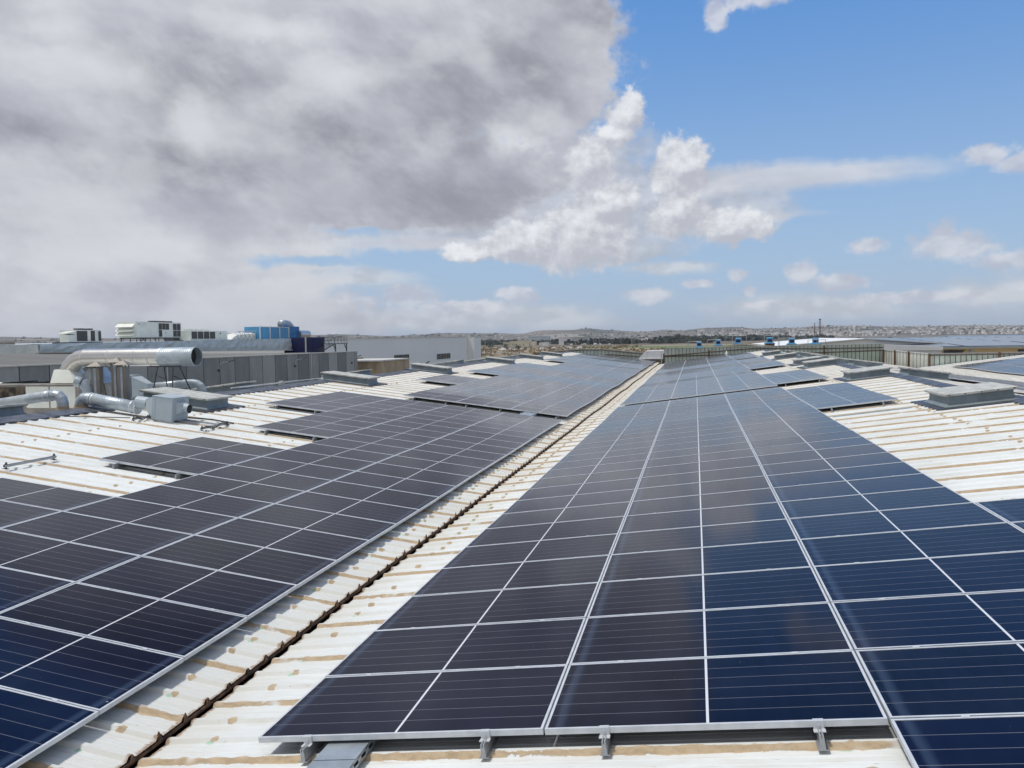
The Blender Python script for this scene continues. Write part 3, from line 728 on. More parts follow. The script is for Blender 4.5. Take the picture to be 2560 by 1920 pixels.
# conduit along the left ridge
mb = MB(); mb.tube([(-15.45, 24.2, ZRL+.10), (-15.42, 27.0, ZRL+.10), (-15.38, 27.6, ZRL+.11), (-15.3, 31.0, ZRL+.10)], .028, 8)
mb.tube([(-15.38, 24.6, ZRL+.09), (-15.33, 31.0, ZRL+.09)], .018, 6); mb.box(-15.48, -15.3, 27.45, 27.6, ZRL+.0, ZRL+.17)
tag(mb.build('conduit', M['flash_trim']), 'pale twin conduit running along the left ridge between two roof hatches', 'conduit')
# conduits on the right slope up to the block of panels
mb = MB(); mb.tube([(3.3, 20.75, zR(3.3)+.045), (5.1, 20.8, zR(5.1)+.045)], .014, 8)
tag(mb.build('conduit', M['galv']), 'thin metal conduit crossing the right slope before the first stepped block', 'conduit')

# loose short rails on the bare part of the left slope
def short_rail(x, y0, y1, label, cable=False, skew=0.):
    t = thing('mounting_rail', label, 'mounting rail', (x, y0, zL(x)+.035), (0, AL, skew), 'short rails left on the bare roof')
    L = y1-y0; mb = MB(); mb.box(-.02,.02,0,L,.03,.034); mb.box(-.02,-.016,0,L,.034,.07); mb.box(.016,.02,0,L,.034,.07)
    mb.build('channel', M['alu_dark'], t)
    for fy in (.04, L-.04):
        mb = MB(); mb.box(-.05,.05,fy-.03,fy+.03,.0,.004); mb.box(-.012,.012,fy-.012,fy+.012,.004,.11); mb.box(-.02,.02,fy-.02,fy+.02,.07,.078)
        mb.build('bracket', M['steel_dark'], t)
    if cable:
        for i in range(2):
            mb = MB(); mb.tube([(.03+.03*i, L*k/8., .05+.05*math.sin(k*1.3+i)+.02*k/8) for k in range(9)], .009, 6)
            mb.build('cable', M['cable'], t)
    return t
short_rail(-11.25, 10.9, 12.0, 'short galvanised rail with two bolts lying on the bare white roof')
short_rail(-13.1, 16.35, 17.15, 'short rail with tangled cables in front of the grey fan box', True, .05)
short_rail(-11.3, 16.4, 17.6, 'short rail with cables just behind the small panel block', True, .05)
mb = MB(); mb.tube([(-12.6, 17.6, zL(-12.6)+.07), (-12.0, 17.9, zL(-12.0)+.06), (-11.7, 17.75, zL(-11.7)+.08), (-11.2, 17.6, zL(-11.2)+.09)], .02, 7)
tag(mb.build('cable', M['cable']), 'loose dark cable trailing from the grey fan box over the roof ribs', 'cable'); mb = MB()
mb.tube([(-14.4, 15.7, zL(-14.4)+.05), (-13.8, 16.2, zL(-13.8)+.06), (-13.2, 16.4, zL(-13.2)+.1)], .012, 6)
tag(mb.build('cable', M['cable']), 'thin dark cable lying on the roof between the ridge and the fan box', 'cable')

# ------------------------------------------------------------------ ducts and machines by the left ridge
def elbow(c, r, a0, a1, plane, n=6):
    out = []
    for i in range(n+1):
        a = a0 + (a1-a0)*i/n
        out.append(Vector(c) + plane[0]*math.cos(a)*r + plane[1]*math.sin(a)*r)
    return out
X, Y, Z = Vector((1,0,0)), Vector((0,1,0)), Vector((0,0,1))
# the big duct
t = thing('exhaust_duct', 'big bright metal exhaust duct with a wide open spiral end', 'duct', (-20.2, 22, -1.9))
o0 = Vector((20.2, -22, 1.9))
def rel(p): return Vector(p) + o0
zc = -.37
path = elbow((-19.25, 22, zc-.75), .75, math.pi, math.pi/2, (X, Z), 5)
mb = MB(); mb.tube([rel(p) for p in path], .285, 24, cap0=False, cap1=False); mb.build('elbow', M['inox'], t, smooth=False)
mb = MB(); mb.tube([rel((-19.25,22,zc)), rel((-16.45,22,zc))], .285, 32, cap0=False, cap1=False)
mb.build('straight_run', M['inox'], t, smooth=True)
for x_ in (-19.25,-18.3,-17.35,-16.8):
    mb = MB(); mb.tube([rel((x_-.012,22,zc)), rel((x_+.012,22,zc))], .291, 32); mb.build('joint_band', M['alu'], t)
mb = MB(); n = 32; rr = []
xs = [-16.46,-16.44]+[-16.40+.018*i for i in range(64)]+[-15.22,-15.20]
for i, x_ in enumerate(xs):
    r_ = .30 if i in (0,1) else (.305 if i >= len(xs)-2 else (.290 + .009*(i % 4 == 0)))
    rr.append([rel((x_, 22+math.cos(2*math.pi*k/n)*r_, zc+math.sin(2*math.pi*k/n)*r_)) for k in range(n)])
r_in = [rel((-15.20, 22+math.cos(2*math.pi*k/n)*.285, zc+math.sin(2*math.pi*k/n)*.285)) for k in range(n)]
r_in2 = [rel((-16.40, 22+math.cos(2*math.pi*k/n)*.283, zc+math.sin(2*math.pi*k/n)*.283)) for k in range(n)]
mb.rings(rr + [r_in, r_in2], 0, False, True); mb.build('spiral_end', M['spiral'], t, smooth=False)
mb = MB(); mb.tube([rel((-16.30,22,zc)), rel((-15.42,22,zc))], .280, 24, cap0=True, cap1=True); mb.build('dark_inside', M['black'], t)
def frustum(mb, c0, s0, c1, s1):
    q = lambda c, s: [rel((c[0]-s[0], c[1]-s[1], c[2])), rel((c[0]+s[0], c[1]-s[1], c[2])), rel((c[0]+s[0], c[1]+s[1], c[2])), rel((c[0]-s[0], c[1]+s[1], c[2]))]
    mb.rings([q(c0, s0), q(c1, s1)])
mb = MB(); frustum(mb, (-19.80,22,-1.17), (.50,.42), (-19.98,22,-.74), (.28,.28)); mb.build('hood', M['hvac_white'], t)
def legs(x0, lean, nm):
    mb = MB(); mb.bar(rel((x0, 21.85, zc-.29)), rel((x0+lean[0], 21.7, -2.05)), .03); mb.bar(rel((x0, 22.15, zc-.29)), rel((x0+lean[1], 22.4, -2.05)), .03)
    mb.bar(rel((x0, 21.85, zc-.6)), rel((x0+.32, 21.85, -1.1)), .02); mb.bar(rel((x0-.3, 21.85, -.67)), rel((x0+.3, 21.85, -.67)), .03)
    mb.build(nm, M['steel_dark'], t)
legs(-16.5, (-.25, .0), 'stand'); legs(-15.95, (0, .5), 'stand'); legs(-18.87, (-.2, .05), 'stand')
# second hood
t = thing('duct_hood', 'small sloping grey hood on the grimy machine beside the bright duct', 'duct hood', (-19.1, 22.3, -1.2))
mb = MB(); mb.rings([[(-.6,-.35,0),(.45,-.35,0),(.45,.35,0),(-.6,.35,0)],[(-.15,-.2,.5),(.18,-.2,.5),(.18,.2,.5),(-.15,.2,.5)]]); mb.build('cowl', M['galv'], t)
# the machine
t = thing('air_handling_unit', 'long grimy air handling unit with a rusty louvre panel', 'air handling unit', (-20.7, 22.0, -2.3))
mb = MB(); mb.box(-1.85, 1.75, -.7, .8, 0, 1.08); mb.box(-1.9, 1.8, -.75, .85, 1.08, 1.11); mb.build('casing', M['machine'], t)
mb = MB(); mb.box(-1.50, -.30, -.72, -.701, .45, 1.02)
for i in range(9): mb.box(-1.49, -.31, -.735, -.722, .47+.06*i, .49+.06*i)
mb.build('louvre', M['rusty_louvre'], t)
mb = MB(); mb.box(-.26, .60, -.715, -.701, .35, 1.04); mb.box(.66, 1.6, -.715, -.701, .35, 1.04); mb.build('access_panel', M['hvac_white'], t)
mb = MB(); mb.box(-2.45, -1.9, -.6, .5, .3, 1.12); mb.build('control_box', M['hvac_white'], t)
mb = MB()
for i in range(9): mb.box(-1.7+.35*i, -1.45+.35*i, -.2, .3, 1.11, 1.15 + .02*(i % 3))
mb.build('cable_bundle', M['black'], t)
# chimneys
for i, (x_, y_, zt, h_, lab) in enumerate(((-15.96,18.6,-.55,.13,'leftmost square tan flue with a pyramid cap'),(-15.57,18.9,-.45,.13,'tallest square tan flue in the middle of the three'),(-15.24,18.75,-.52,.13,'rightmost square tan flue standing beside the tall one'))):
    zb = zOL(x_); t = thing('flue', lab, 'flue', (x_, y_, zb), (0,0,.25), 'square flues under the bright duct')
    H = zt-zb; s_ = .115
    mb = MB(); mb.rings([[(-s_,-s_,0),(s_,-s_,0),(s_,s_,0),(-s_,s_,0)],[(-s_,-s_,H-.06),(s_,-s_,H-.06),(s_,s_,H-.06),(-s_,s_,H-.06)]]); mb.build('shaft', M['tan_duct'], t)
    mb = MB()
    for a in (-1, 1):
        for b_ in (-1, 1): mb.box(a*s_*.9-.012, a*s_*.9+.012, b_*s_*.9-.012, b_*s_*.9+.012, H-.06, H)
    mb.build('cap_supports', M['steel_dark'], t)
    mb = MB(); c_ = .20; mb.rings([[(-c_,-c_,H-.01),(c_,-c_,H-.01),(c_,c_,H-.01),(-c_,c_,H-.01)],[(-c_,-c_,H+.0),(c_,-c_,H+.0),(c_,c_,H+.0),(-c_,c_,H+.0)],[(-.01,-.01,H+h_),(.01,-.01,H+h_),(.01,.01,H+h_),(-.01,.01,H+h_)]]); mb.build('cap', M['tan_duct'], t)
    mb = MB(); mb.box(-.03, .03, -s_-.012, -s_-.002, 0, H-.05); mb.build('corner_strip', M['galv'], t)
# dark snorkel duct
t = thing('duct', 'dark grey duct stub with an oval open mouth facing left', 'duct', (-16.1, 18.4, zOL(-16.1)))
zb = -zOL(-16.1)
mb = MB(); mb.tube([(0,0,0), (0,0,.45), (-.03,0,.62), (-.12,-.02,.74), (-.30,-.06,.80)], [.13,.13,.135,.14,.15], 16, cap1=False); mb.build('bend', M['galv'], t, smooth=True)
mb = MB(); mb.tube([(-.10,-.02,.735), (-.285,-.055,.797)], .138, 16); mb.build('mouth', M['black'], t)
# pipe 1: up from the ridge, over to the left
t = thing('spiral_duct', 'spiral duct rising from the ridge and bending to the left', 'duct', (-15.27, 16.6, ZRL))
mb = MB(); mb.tube([(0,0,0), (0,0,.07), (0,0,.071), (0,0,.14)], [.17,.165,.14,.14], 20); mb.build('collar', M['beige'], t)
mb = MB(); mb.tube([(0,0,.1),(0,0,.22),(-.03,0,.32),(-.10,0,.39),(-.2,0,.41),(-.3,0,.405)], .132, 20); mb.build('elbow', M['galv'], t)
mb = MB(); mb.tube([(-.3,0,.405),(-.48,.0,.385),(-2.3,.15,.14)], .132, 20); mb.build('straight_run', M['spiral'], t, smooth=True)
mb = MB(); mb.tube([(-.30,0,.405),(-.33,0,.402)], .142, 20); mb.build('joint_band', M['alu'], t)
mb = MB(); mb.tube([(-.45,0,.388),(-.48,0,.385)], .142, 20); mb.build('joint_band', M['alu'], t)
# pipe 2 with the fan box
t = thing('spiral_duct', 'spiral duct running down the roof from the ridge into the grey box', 'duct', (-15.22, 17.15, ZRL))
mb = MB(); mb.tube([(0,0,0), (0,0,.07), (0,0,.071), (0,0,.14)], [.19,.185,.16,.16], 20); mb.build('collar', M['beige'], t)
mb = MB(); mb.tube([(0,0,.1),(0,0,.14),(.03,0,.22),(.10,0,.28),(.2,0,.285),(.30,0,.275)], .155, 20); mb.build('elbow', M['galv'], t)
mb = MB(); mb.tube([(.30,0,.275),(1.62,0,.06)], .155, 24); mb.build('straight_run', M['spiral'], t, smooth=True)
for q in (.30,.38,1.50,1.64):
    mb = MB(); mb.tube([(q,0,.275-(q-.3)*.163),(q+.03,0,.275-(q-.27)*.163)], .165, 20); mb.build('joint_band', M['alu'], t)
M['box_grey'] = simple('painted_box', (.40,.46,.49), (.35,.40,.43), 2, .5, .05)
t = thing('fan_box', 'light grey square fan box with a round black outlet', 'fan box', (-12.68, 17.15, zL(-12.68)+.03), (0, AL, 0))
mb = MB(); mb.box(-.28,.28,-.32,.32,.04,.60); mb.box(-.29,.29,-.33,.33,.60,.612); mb.box(-.20,-.196,-.325,.325,.05,.60); mb.build('casing', M['box_grey'], t)
mb = MB(); mb.rings([[(-.281,-.30,.06),(-.281,.30,.06),(-.281,.30,.58),(-.281,-.30,.58)],[(-.62,-.13,.22),(-.62,.13,.22),(-.62,.13,.46),(-.62,-.13,.46)]]); mb.tube([(-.60,0,.34),(-.92,0,.34)], .16, 20); mb.build('inlet_cone', M['box_grey'], t)
mb = MB(); mb.box(.281,.292,-.2,.2,.18,.52); mb.rings([[(.292,-.17,.2),(.292,.17,.2),(.292,.17,.5),(.292,-.17,.5)],[(.40,-.11,.25),(.40,.11,.25),(.40,.11,.46),(.40,-.11,.46)]]); mb.tube([(.39,0,.355),(.54,0,.355)], .115, 20, cap1=False); mb.build('outlet', M['box_grey'], t)
mb = MB(); mb.tube([(.44,0,.355),(.53,0,.355)], .108, 20); mb.build('outlet_mouth', M['black'], t)
for s_ in (-.26, .26):
    mb = MB(); mb.box(-.25, 1.2 if s_ > 0 else .3, s_-.02, s_+.02, 0, .04); mb.build('base_rail', M['alu_dark'], t)
# blue-grey boxes and pipe behind the first left hatch
t = thing('filter_box', 'blue-grey filter box with a sloped end behind the square flues', 'filter box', (-16.75, 21.0, zOL(-16.75)))
mb = MB(); mb.box(-.33,.10,-.25,.25,0,.92); mb.build('casing', M['box_grey'], t)
mb = MB(); mb.rings([[(.14,-.24,.25),(.14,.24,.25),(.14,.24,.88),(.14,-.24,.88)],[(.60,-.12,.40),(.60,.12,.40),(.60,.12,.66),(.60,-.12,.66)]]); mb.build('cone', M['box_grey'], t)
mb = MB(); mb.box(-.335,-.331,-.15,.0,.62,.68); mb.box(-.32,-.2,-.2525,-.2505,.66,.72); mb.build('blue_sticker', M['blue_light'], t)
t = thing('spiral_duct', 'spiral duct behind the left hatch ending in a downward elbow', 'duct', (-15.45, 22.5, ZRL))
mb = MB(); mb.tube([(-1.75,0,.26),(-.62,0,.36)], .125, 18); mb.build('straight_run', M['spiral'], t, smooth=True)
mb = MB(); mb.tube([(-.62,0,.36),(-.3,0,.375),(-.12,0,.35),(0,0,.27),(.06,0,.14),(.07,0,-.02)], .13, 18); mb.build('elbow', M['box_grey'], t)
# low parapet box left of the ducts
t = thing('pipe', 'horizontal pale pipe stub at the left picture edge beside the control box', 'pipe', (-23.0, 21.6, -1.6))
mb = MB(); mb.tube([(-1.5,0,0),(.25,0,0)], .17, 16); mb.build('tube', M['hvac_white'], t, smooth=True)

# ------------------------------------------------------------------ neighbouring building on the left
bl = thing('factory', 'grey precast concrete factory building beyond the left ridge', 'building', (-50, 60, -12))
o1 = Vector((50, -60, 12))
def q1(p): return Vector(p) + o1
def mb_off(mb): mb.v = [tuple(Vector(v)+o1) for v in mb.v]; return mb
mb = MB(); mb.box(-40.25, -40, 20, 89.8, -12, -1.16); mb.box(-50, -40.25, 89.55, 89.8, -12, -1.2)
w_ = mb.build('wall', M['precast'], bl); w_.location = o1
mb = MB(); mb.box(-40.32, -39.93, 20, 89.86, -1.16, -1.07)
for y_ in (30.3, 54.0, 77.8): mb.box(-40.0,-39.96,y_,y_+.1,-12,-1.2)
wc_ = mb_off(mb).build('coping', M['flash_trim'], bl)
mb = MB(); n_ = 24
for i in range(n_):
    y0_, y1_ = 20 + 69.8*i/n_, 20 + 69.8*(i+1)/n_
    f0, f1 = i/n_, (i+1)/n_
    za = lambda f: -.33 - .95*max(0, (f-.35)/.65)
    mb.poly([(-40.3,y0_,-1.12),(-40.3,y1_,-1.12),(-50.2,y1_,za(f1)),(-50.2,y0_,za(f0))])
    mb.poly([(-50.2,y0_,za(f0)),(-50.2,y1_,za(f1)),(-95,y1_,za(f1)-.05),(-95,y0_,za(f0)-.05)])
mb_off(mb).build('roof', M['roof_grey'], bl)
# foil wrapped upstand
mb = MB(); n_ = 60; prev = None
random.seed(5)
for i in range(n_+1):
    f_ = i/n_; y_ = 52.2 + 43.4*f_; zt = .25+.39*f_; zb = -.42-.50*f_
    j_ = lambda a: random.uniform(-a, a)
    col_ = [mb.vert((-50+j_(.05), y_, zb)), mb.vert((-49.93+j_(.08), y_, zb+(zt-zb)*.35+j_(.05))), mb.vert((-49.97+j_(.09), y_, zb+(zt-zb)*.7+j_(.05))), mb.vert((-50+j_(.03), y_, zt)), mb.vert((-51.5, y_, zt-.03)), mb.vert((-90, y_, zt-.08))]
    if prev:
        for k in range(5): mb.face((prev[k], col_[k], col_[k+1], prev[k+1]))
    prev = col_
mb.box(-90,-50.05,52.2,52.4,-1.2,.2)
mb_off(mb).build('foil_upstand', M['foil'], bl)
mb = MB(); mb.hexa([(-50.1,52,-.46),(-49.8,52,-.46),(-49.8,95.7,-.98),(-50.1,95.7,-.98),(-50.1,52,-.38),(-49.8,52,-.38),(-49.8,95.7,-.88),(-50.1,95.7,-.88)])
mb_off(mb).build('trim', M['flash_trim'], bl)

def gz(y): return .25 + .39*(y-52.2)/43.4 - .05        # roof level of the upstand
# wall lamps on the precast wall
for i, (y_, zb, lab) in enumerate(((60.8,-2.25,'wall lamp on a bent arm, first on the precast wall from the left'),(74.2,-2.35,'wall lamp on a bent arm, middle one on the precast wall'),(88.0,-2.47,'wall lamp at the right-hand corner of the precast wall'))):
    t = thing('wall_lamp', lab, 'lamp', (-39.9, y_, zb), (0,0,0), 'lamps on the precast wall')
    mb = MB(); mb.box(-.08,.06,-.06,.06,-.1,.1); mb.build('bracket', M['steel_dark'], t)
    mb = MB(); mb.tube([(0,0,0),(0,0,.5),(.1,.15,.62),(.4,.9,.74)], .025, 6); mb.build('arm', M['pole'], t)
    mb = MB(); mb.tube([(.38,.85,.72),(.5,1.5,.86)], .055, 8); mb.build('lamp_head', M['steel_dark'], t)
mb = MB(); mb.box(-40.0,-39.9,20,89,-4.0,-3.7)
# rooftop units
def fan(mb, x, y, z, r, mi=0):
    mb.tube([(x,y,z),(x,y,z+.16)], r, 16, mi)
t = thing('rooftop_unit', 'leftmost rooftop air conditioner with a sloped intake hood', 'air conditioner', (-56, 62.9, gz(62.9)))
mb = MB(); mb.box(-.9,.9,-1.05,2.1,.1,1.22); mb.build('casing', M['hvac_white'], t)
mb = MB(); mb.rings([[(.0,-2.15,.88),(.9,-2.15,.88),(.9,-1.06,.78),(.0,-1.06,.78)],[(.0,-2.1,.92),(.9,-2.1,.92),(.9,-1.06,1.12),(.0,-1.06,1.12)]]); mb.box(.0,.9,-1.95,-1.06,.1,.75); mb.build('intake_hood', M['hvac_white'], t)
mb = MB(); mb.box(.901,.93,-.98,.30,.2,1.12); mb.box(.901,.93,.75,1.25,.2,1.15); mb.box(.901,.93,1.72,2.05,.2,1.12); mb.build('louvre', M['louvre'], t)
mb = MB(); fan(mb, 0,.3,1.22,.45); fan(mb,0,1.4,1.22,.45); mb.build('fan', M['steel_dark'], t)
mb = MB(); mb.box(-.95,.95,-1.9,2.2,0,.1); mb.build('base_frame', M['steel_dark'], t)
t = thing('rooftop_unit', 'large white rooftop unit raised on a steel stand with stacked cowls', 'air conditioner', (-56, 73.1, gz(73.1)))
mb = MB(); mb.box(-1.1,1.1,-3.5,-.15,.42,2.02); mb.box(-1.1,1.1,-.13,3.75,.42,2.02); mb.build('casing', M['hvac_white'], t)
mb = MB()
for k in range(3):
    z_ = .72+.42*k; mb.rings([[(-1,-3.5,z_-.05),(1,-3.5,z_-.05),(1,-3.5,z_+.25),(-1,-3.5,z_+.25)],[(-1,-3.95,z_-.08),(1,-3.95,z_-.08),(1,-3.85,z_+.02),(-1,-3.85,z_+.02)]])
mb.build('intake_cowls', M['hvac_white'], t)
for a_, b_, c_, d_ in [(.58*k, .5+.58*k, 1.25, 1.9) for k in range(3)] + [(.0,.5,.5,1.2)] + [(2.35+.66*k, 2.92+.66*k, .5+.72*l, 1.16+.72*l) for k in range(2) for l in range(2)]:
    mb = MB(); mb.box(1.101,1.13,a_,b_,c_,d_); mb.build('louvre', M['louvre'], t)
mb = MB(); mb.box(1.131,1.14,1.0,1.12,.85,.95); mb.box(1.101,1.106,-3.1,-2.95,1.72,1.82); mb.build('red_badge', simple('red_badge', (.45,.05,.05)), t)
mb = MB()
for k in range(3): fan(mb, 0, .6+1.15*k, 2.03, .52)
mb.build('fan', M['steel_dark'], t)
mb = MB()
for yy in (-3.2,-1.9,-.3,1.2,2.6,3.6):
    for xx in (-.9,.9): mb.bar((xx,yy,0),(xx,yy,.42),.07)
mb.bar((.9,-2.6,0),(.9,-1.9,.42),.05); mb.bar((.9,-2.6,.42),(.9,-1.9,0),.05); mb.bar((.9,-3.4,.4),(.9,3.7,.4),.1); mb.bar((-.9,-3.4,.4),(-.9,3.7,.4),.1)
mb.build('stand', M['steel_dark'], t)
t = thing('rooftop_unit', 'rooftop chiller with four pale round fans beside the blue housing', 'air conditioner', (-56, 82.0, gz(82.0)))
mb = MB(); mb.box(-1,1,-3.4,3.8,.05,1.1); mb.build('casing', M['hvac_white'], t)
mb = MB()
for k in range(4): mb.box(1.001,1.03,-3.2+1.15*k,-2.2+1.15*k,.2,1.0)
mb.build('louvre', M['louvre'], t)
mb = MB()
for k in range(4): mb.tube([(0,-2.7+1.15*k,1.1),(0,-2.7+1.15*k,1.28)], .5, 16)
mb.build('fan', M['hvac_white'], t)
mb = MB(); mb.box(1.031,1.04,2.2,2.4,.75,.9); mb.build('red_badge', M['rust'], t)
t = thing('rooftop_unit', 'small dark box between the white unit and the chiller', 'air conditioner', (-57, 78.6, gz(78)))
mb = MB(); mb.box(-.6,.6,-.9,.7,0,.62); mb.box(-.62,.62,-.92,.72,.62,.66); mb.build('casing', M['steel_dark'], t)
# truss and transition duct
t = thing('transition_duct', 'pale rounded duct with crossing brace rods left of the blue housing', 'duct', (-56.4, 88.0, gz(88)))
mb = MB(); prof = []
for yy, hh in ((-.6,.05),(0,.45),(.8,.72),(2,.85),(4.9,.92)):
    prof.append([(-.9,yy,0),(.9,yy,0),(.9,yy,hh*.8),(.4,yy,hh),(-.4,yy,hh),(-.9,yy,hh*.8)])
mb.rings(prof); mb.build('shell', M['hvac_white'], t)
mb = MB()
for k in range(5):
    mb.bar((.95,.2+.95*k,.05),(.95,1.1+.95*k,.95),.05); mb.bar((.95,1.1+.95*k,.05),(.95,.2+.95*k,.95),.05)
mb.bar((.95,.6,1.0),(.95,5.1,1.12),.06); mb.build('bracing', M['pole'], t)
# blue housing
t = thing('blue_housing', 'long light blue equipment housing with white posts on the factory roof', 'equipment housing', (-56, 93.1, gz(93)))
mb = MB(); mb.box(-1.2,1.0,0,7.6,.05,1.62); mb.build('casing', M['blue_light'], t)
mb = MB()
for k in range(4): mb.box(1.001,1.06,-.05+2.5*k,.15+2.5*k,0,1.68)
mb.box(1.001,1.03,0,7.6,1.58,1.66); mb.build('posts', M['hvac_white'], t)
mb = MB(); mb.box(-1.2,1.02,7.7,10.6,.85,1.75); mb.hexa([(-1,7.9,.05),(1.0,7.9,.05),(1.0,10.4,.05),(-1,10.4,.05),(-1.1,7.7,.84),(1.1,7.7,.84),(1.1,11.0,.84),(-1.1,11.0,.84)]); mb.build('end_hopper', M['blue_mid'], t)
t = thing('duct', 'blue-grey elbow duct on top of the blue housing', 'duct', (-57, 102.2, gz(95)+1.6))
mb = MB(); mb.tube([(0,0,.45),(0,.9,.62),(0,2.0,.5),(0,2.7,.1),(0,2.8,-.3)], .55, 16); mb.build('elbow', M['galv'], t, smooth=True)
t = thing('drum', 'squat silver cylinder lying beside the blue housing', 'drum', (-55, 104.6, gz(95.6)))
mb = MB(); mb.tube([(0,-1.4,.6),(0,1.5,.6)], .62, 24); mb.build('barrel', M['inox'], t, smooth=False)
mb = MB(); mb.box(-.6,.7,-1.5,1.7,-.6,.05); mb.build('plinth', M['foil'], t)
t = thing('stair_enclosure', 'dark blue corrugated metal enclosure at the roof edge', 'enclosure', (-48, 94.6, -1.6))
mb = MB(); n_ = 30
for i in range(n_):
    y0_ = -2.5+5.1*i/n_; mb.box(-.06 if i % 2 else 0, .04 if i % 2 else .07, y0_, y0_+5.1/n_, 0, 2.3)
mb.box(-3,-.06,-2.5,2.6,0,2.28); mb.build('cladding', M['blue_dark'], t)
mb = MB(); mb.box(-.06,.1,-2.6,-2.5,0,2.33); mb.build('corner_post', M['flash_trim'], t)
t = thing('steel_platform', 'dark steel platform and stair with railings by the blue enclosure', 'platform', (-47, 97.5, -1.0))
mb = MB(); mb.box(-1,1,-1.2,2.7,.78,.88); mb.build('deck', M['steel_dark'], t)
mb = MB()
for yy in (-1.1,-.2,.8,1.7,2.6):
    for xx in (-.95,.95): mb.bar((xx,yy,.88),(xx,yy,1.72),.05)
for zz_ in (1.3,1.72):
    mb.bar((.95,-1.1,zz_),(.95,2.6,zz_),.05); mb.bar((-.95,-1.1,zz_),(-.95,2.6,zz_),.05); mb.bar((-.95,2.6,zz_),(.95,2.6,zz_),.05)
mb.bar((.95,-4.4,.95),(.95,-1.1,1.72),.05); mb.bar((.95,-4.4,0),(.95,-4.4,.95),.05); mb.bar((.95,-2.8,.4),(.95,-2.8,1.3),.05)
mb.build('railing', M['steel_dark'], t)
mb = MB()
for k in range(7): mb.box(-.2,.9,-4.2+.45*k,-3.9+.45*k,.05+.11*k,.10+.11*k)
mb.bar((.92,-4.4,-.02),(.92,-1.1,.82),.12); mb.build('stair', M['steel_dark'], t)
for yy in (-.9, 2.5):
    mb = MB(); mb.bar((.9,yy,-11),(.9,yy,.8),.14); mb.bar((.9,yy,0),(.9,yy-.7,.78),.08); mb.build('leg', M['steel_dark'], t)

# far left sandy slab building and domes
t = thing('building', 'sandy windowless building block at the left picture edge', 'building', (-62, 58, -12))
mb = MB(); mb.box(-6,2,-14,2.0,0,12.45); mb.box(-6.1,2.1,-14.1,2.1,12.45,12.55); mb.build('wall', simple('pinkish_wall', (.42,.35,.30), (.36,.30,.26), .4, .85), t)
t = thing('storage_tank', 'small white domed tank roof behind the sandy block', 'tank', (-69, 69.6, -12))
mb = MB(); mb.tube([(0,0,0),(0,0,11.7),(0,0,12.0),(0,0,12.12)], [1.6,1.6,1.1,.1], 20); mb.build('shell', M['white'], t, smooth=False)
t = thing('low_building', 'low pale yellow roofed building glimpsed beside the white dome', 'building', (-74, 84, -12))
mb = MB(); mb.box(-4,4,-7,5,0,11.7); mb.build('wall', M['cream'], t)
mb = MB(); mb.box(-4.2,4.2,-7.2,5.2,11.7,11.9); mb.build('roof', simple('pale_yellow_roof', (.62,.62,.42)), t)

# big pale hall
t = thing('pale_hall', 'large pale grey windowed hall behind the precast factory', 'building', (-62, 170, -12))
mb = MB(); mb.hexa([(-40,-48,0),(0,-48,0),(0,43.4,0),(-40,43.4,0),(-40,-48,12.6),(0,-48,12.55),(0,43.4,12.95),(-40,43.4,13.0)]); mb.build('wall', M['pale'], t)
mb = MB(); mb.box(-.5,2.0,43.45,50.5,0,12.75); mb.build('corner_pier', M['pale'], t)
mb = MB(); mb.hexa([(-.2,-48.2,12.555),(.15,-48.2,12.555),(.15,43.5,12.955),(-.2,43.5,12.955),(-.2,-48.2,12.67),(.15,-48.2,12.67),(.15,43.5,13.07),(-.2,43.5,13.07)]); mb.build('parapet_trim', M['flash_trim'], t)
for (a, b_, z0, z1) in ((-12.1,-3.3,7.85,9.1),(16.4,27.2,7.45,8.75),(-32.8,-29.,8.05,9.0)):
    mb = MB(); fr = .12
    mb.box(.01,.12,a,b_,z1-fr,z1); mb.box(.01,.12,a,b_,z0,z0+fr); mb.box(.01,.12,a,a+fr,z0+fr,z1-fr); mb.box(.01,.12,b_-fr,b_,z0+fr,z1-fr)
    for k in range(1,5): mb.box(.02,.11,a+(b_-a)*k/5-.05,a+(b_-a)*k/5+.05,z0+fr,z1-fr)
    wo = mb.build('window', M['steel_dark'], t)
    mb = MB(); mb.box(.012,.03,a+fr,b_-fr,z0+fr,z1-fr); mb.build('pane', M['glass_dark'], wo)
# beige plant room
t = thing('plant_room', 'low stained beige concrete block in front of the pale hall', 'building', (-42, 100, -12))
mb = MB(); mb.box(-2,4,-8.15,2.3,0,9.55); mb.build('wall', M['beige'], t)
mb = MB(); mb.box(-2.15,4.15,-8.3,2.45,9.55,9.72); mb.build('coping', M['flash_trim'], t)
t = thing('plant_room', 'taller stained beige block touching the precast wall corner', 'building', (-47, 104, -12))
mb = MB(); mb.box(-2,2.4,-9,-2,0,9.9); mb.build('wall', M['beige'], t)
t = thing('lamp_post', 'small lamp post with an angled head before the pale hall', 'street lamp', (-37, 106, -12))
mb = MB(); mb.tube([(0,0,0),(0,0,8.7),(.05,.2,8.9)], .05, 6); mb.build('pole', M['pole'], t)
mb = MB(); mb.tube([(.05,.1,8.85),(.3,.9,9.1)], .09, 6); mb.build('lamp_head', M['steel_dark'], t)

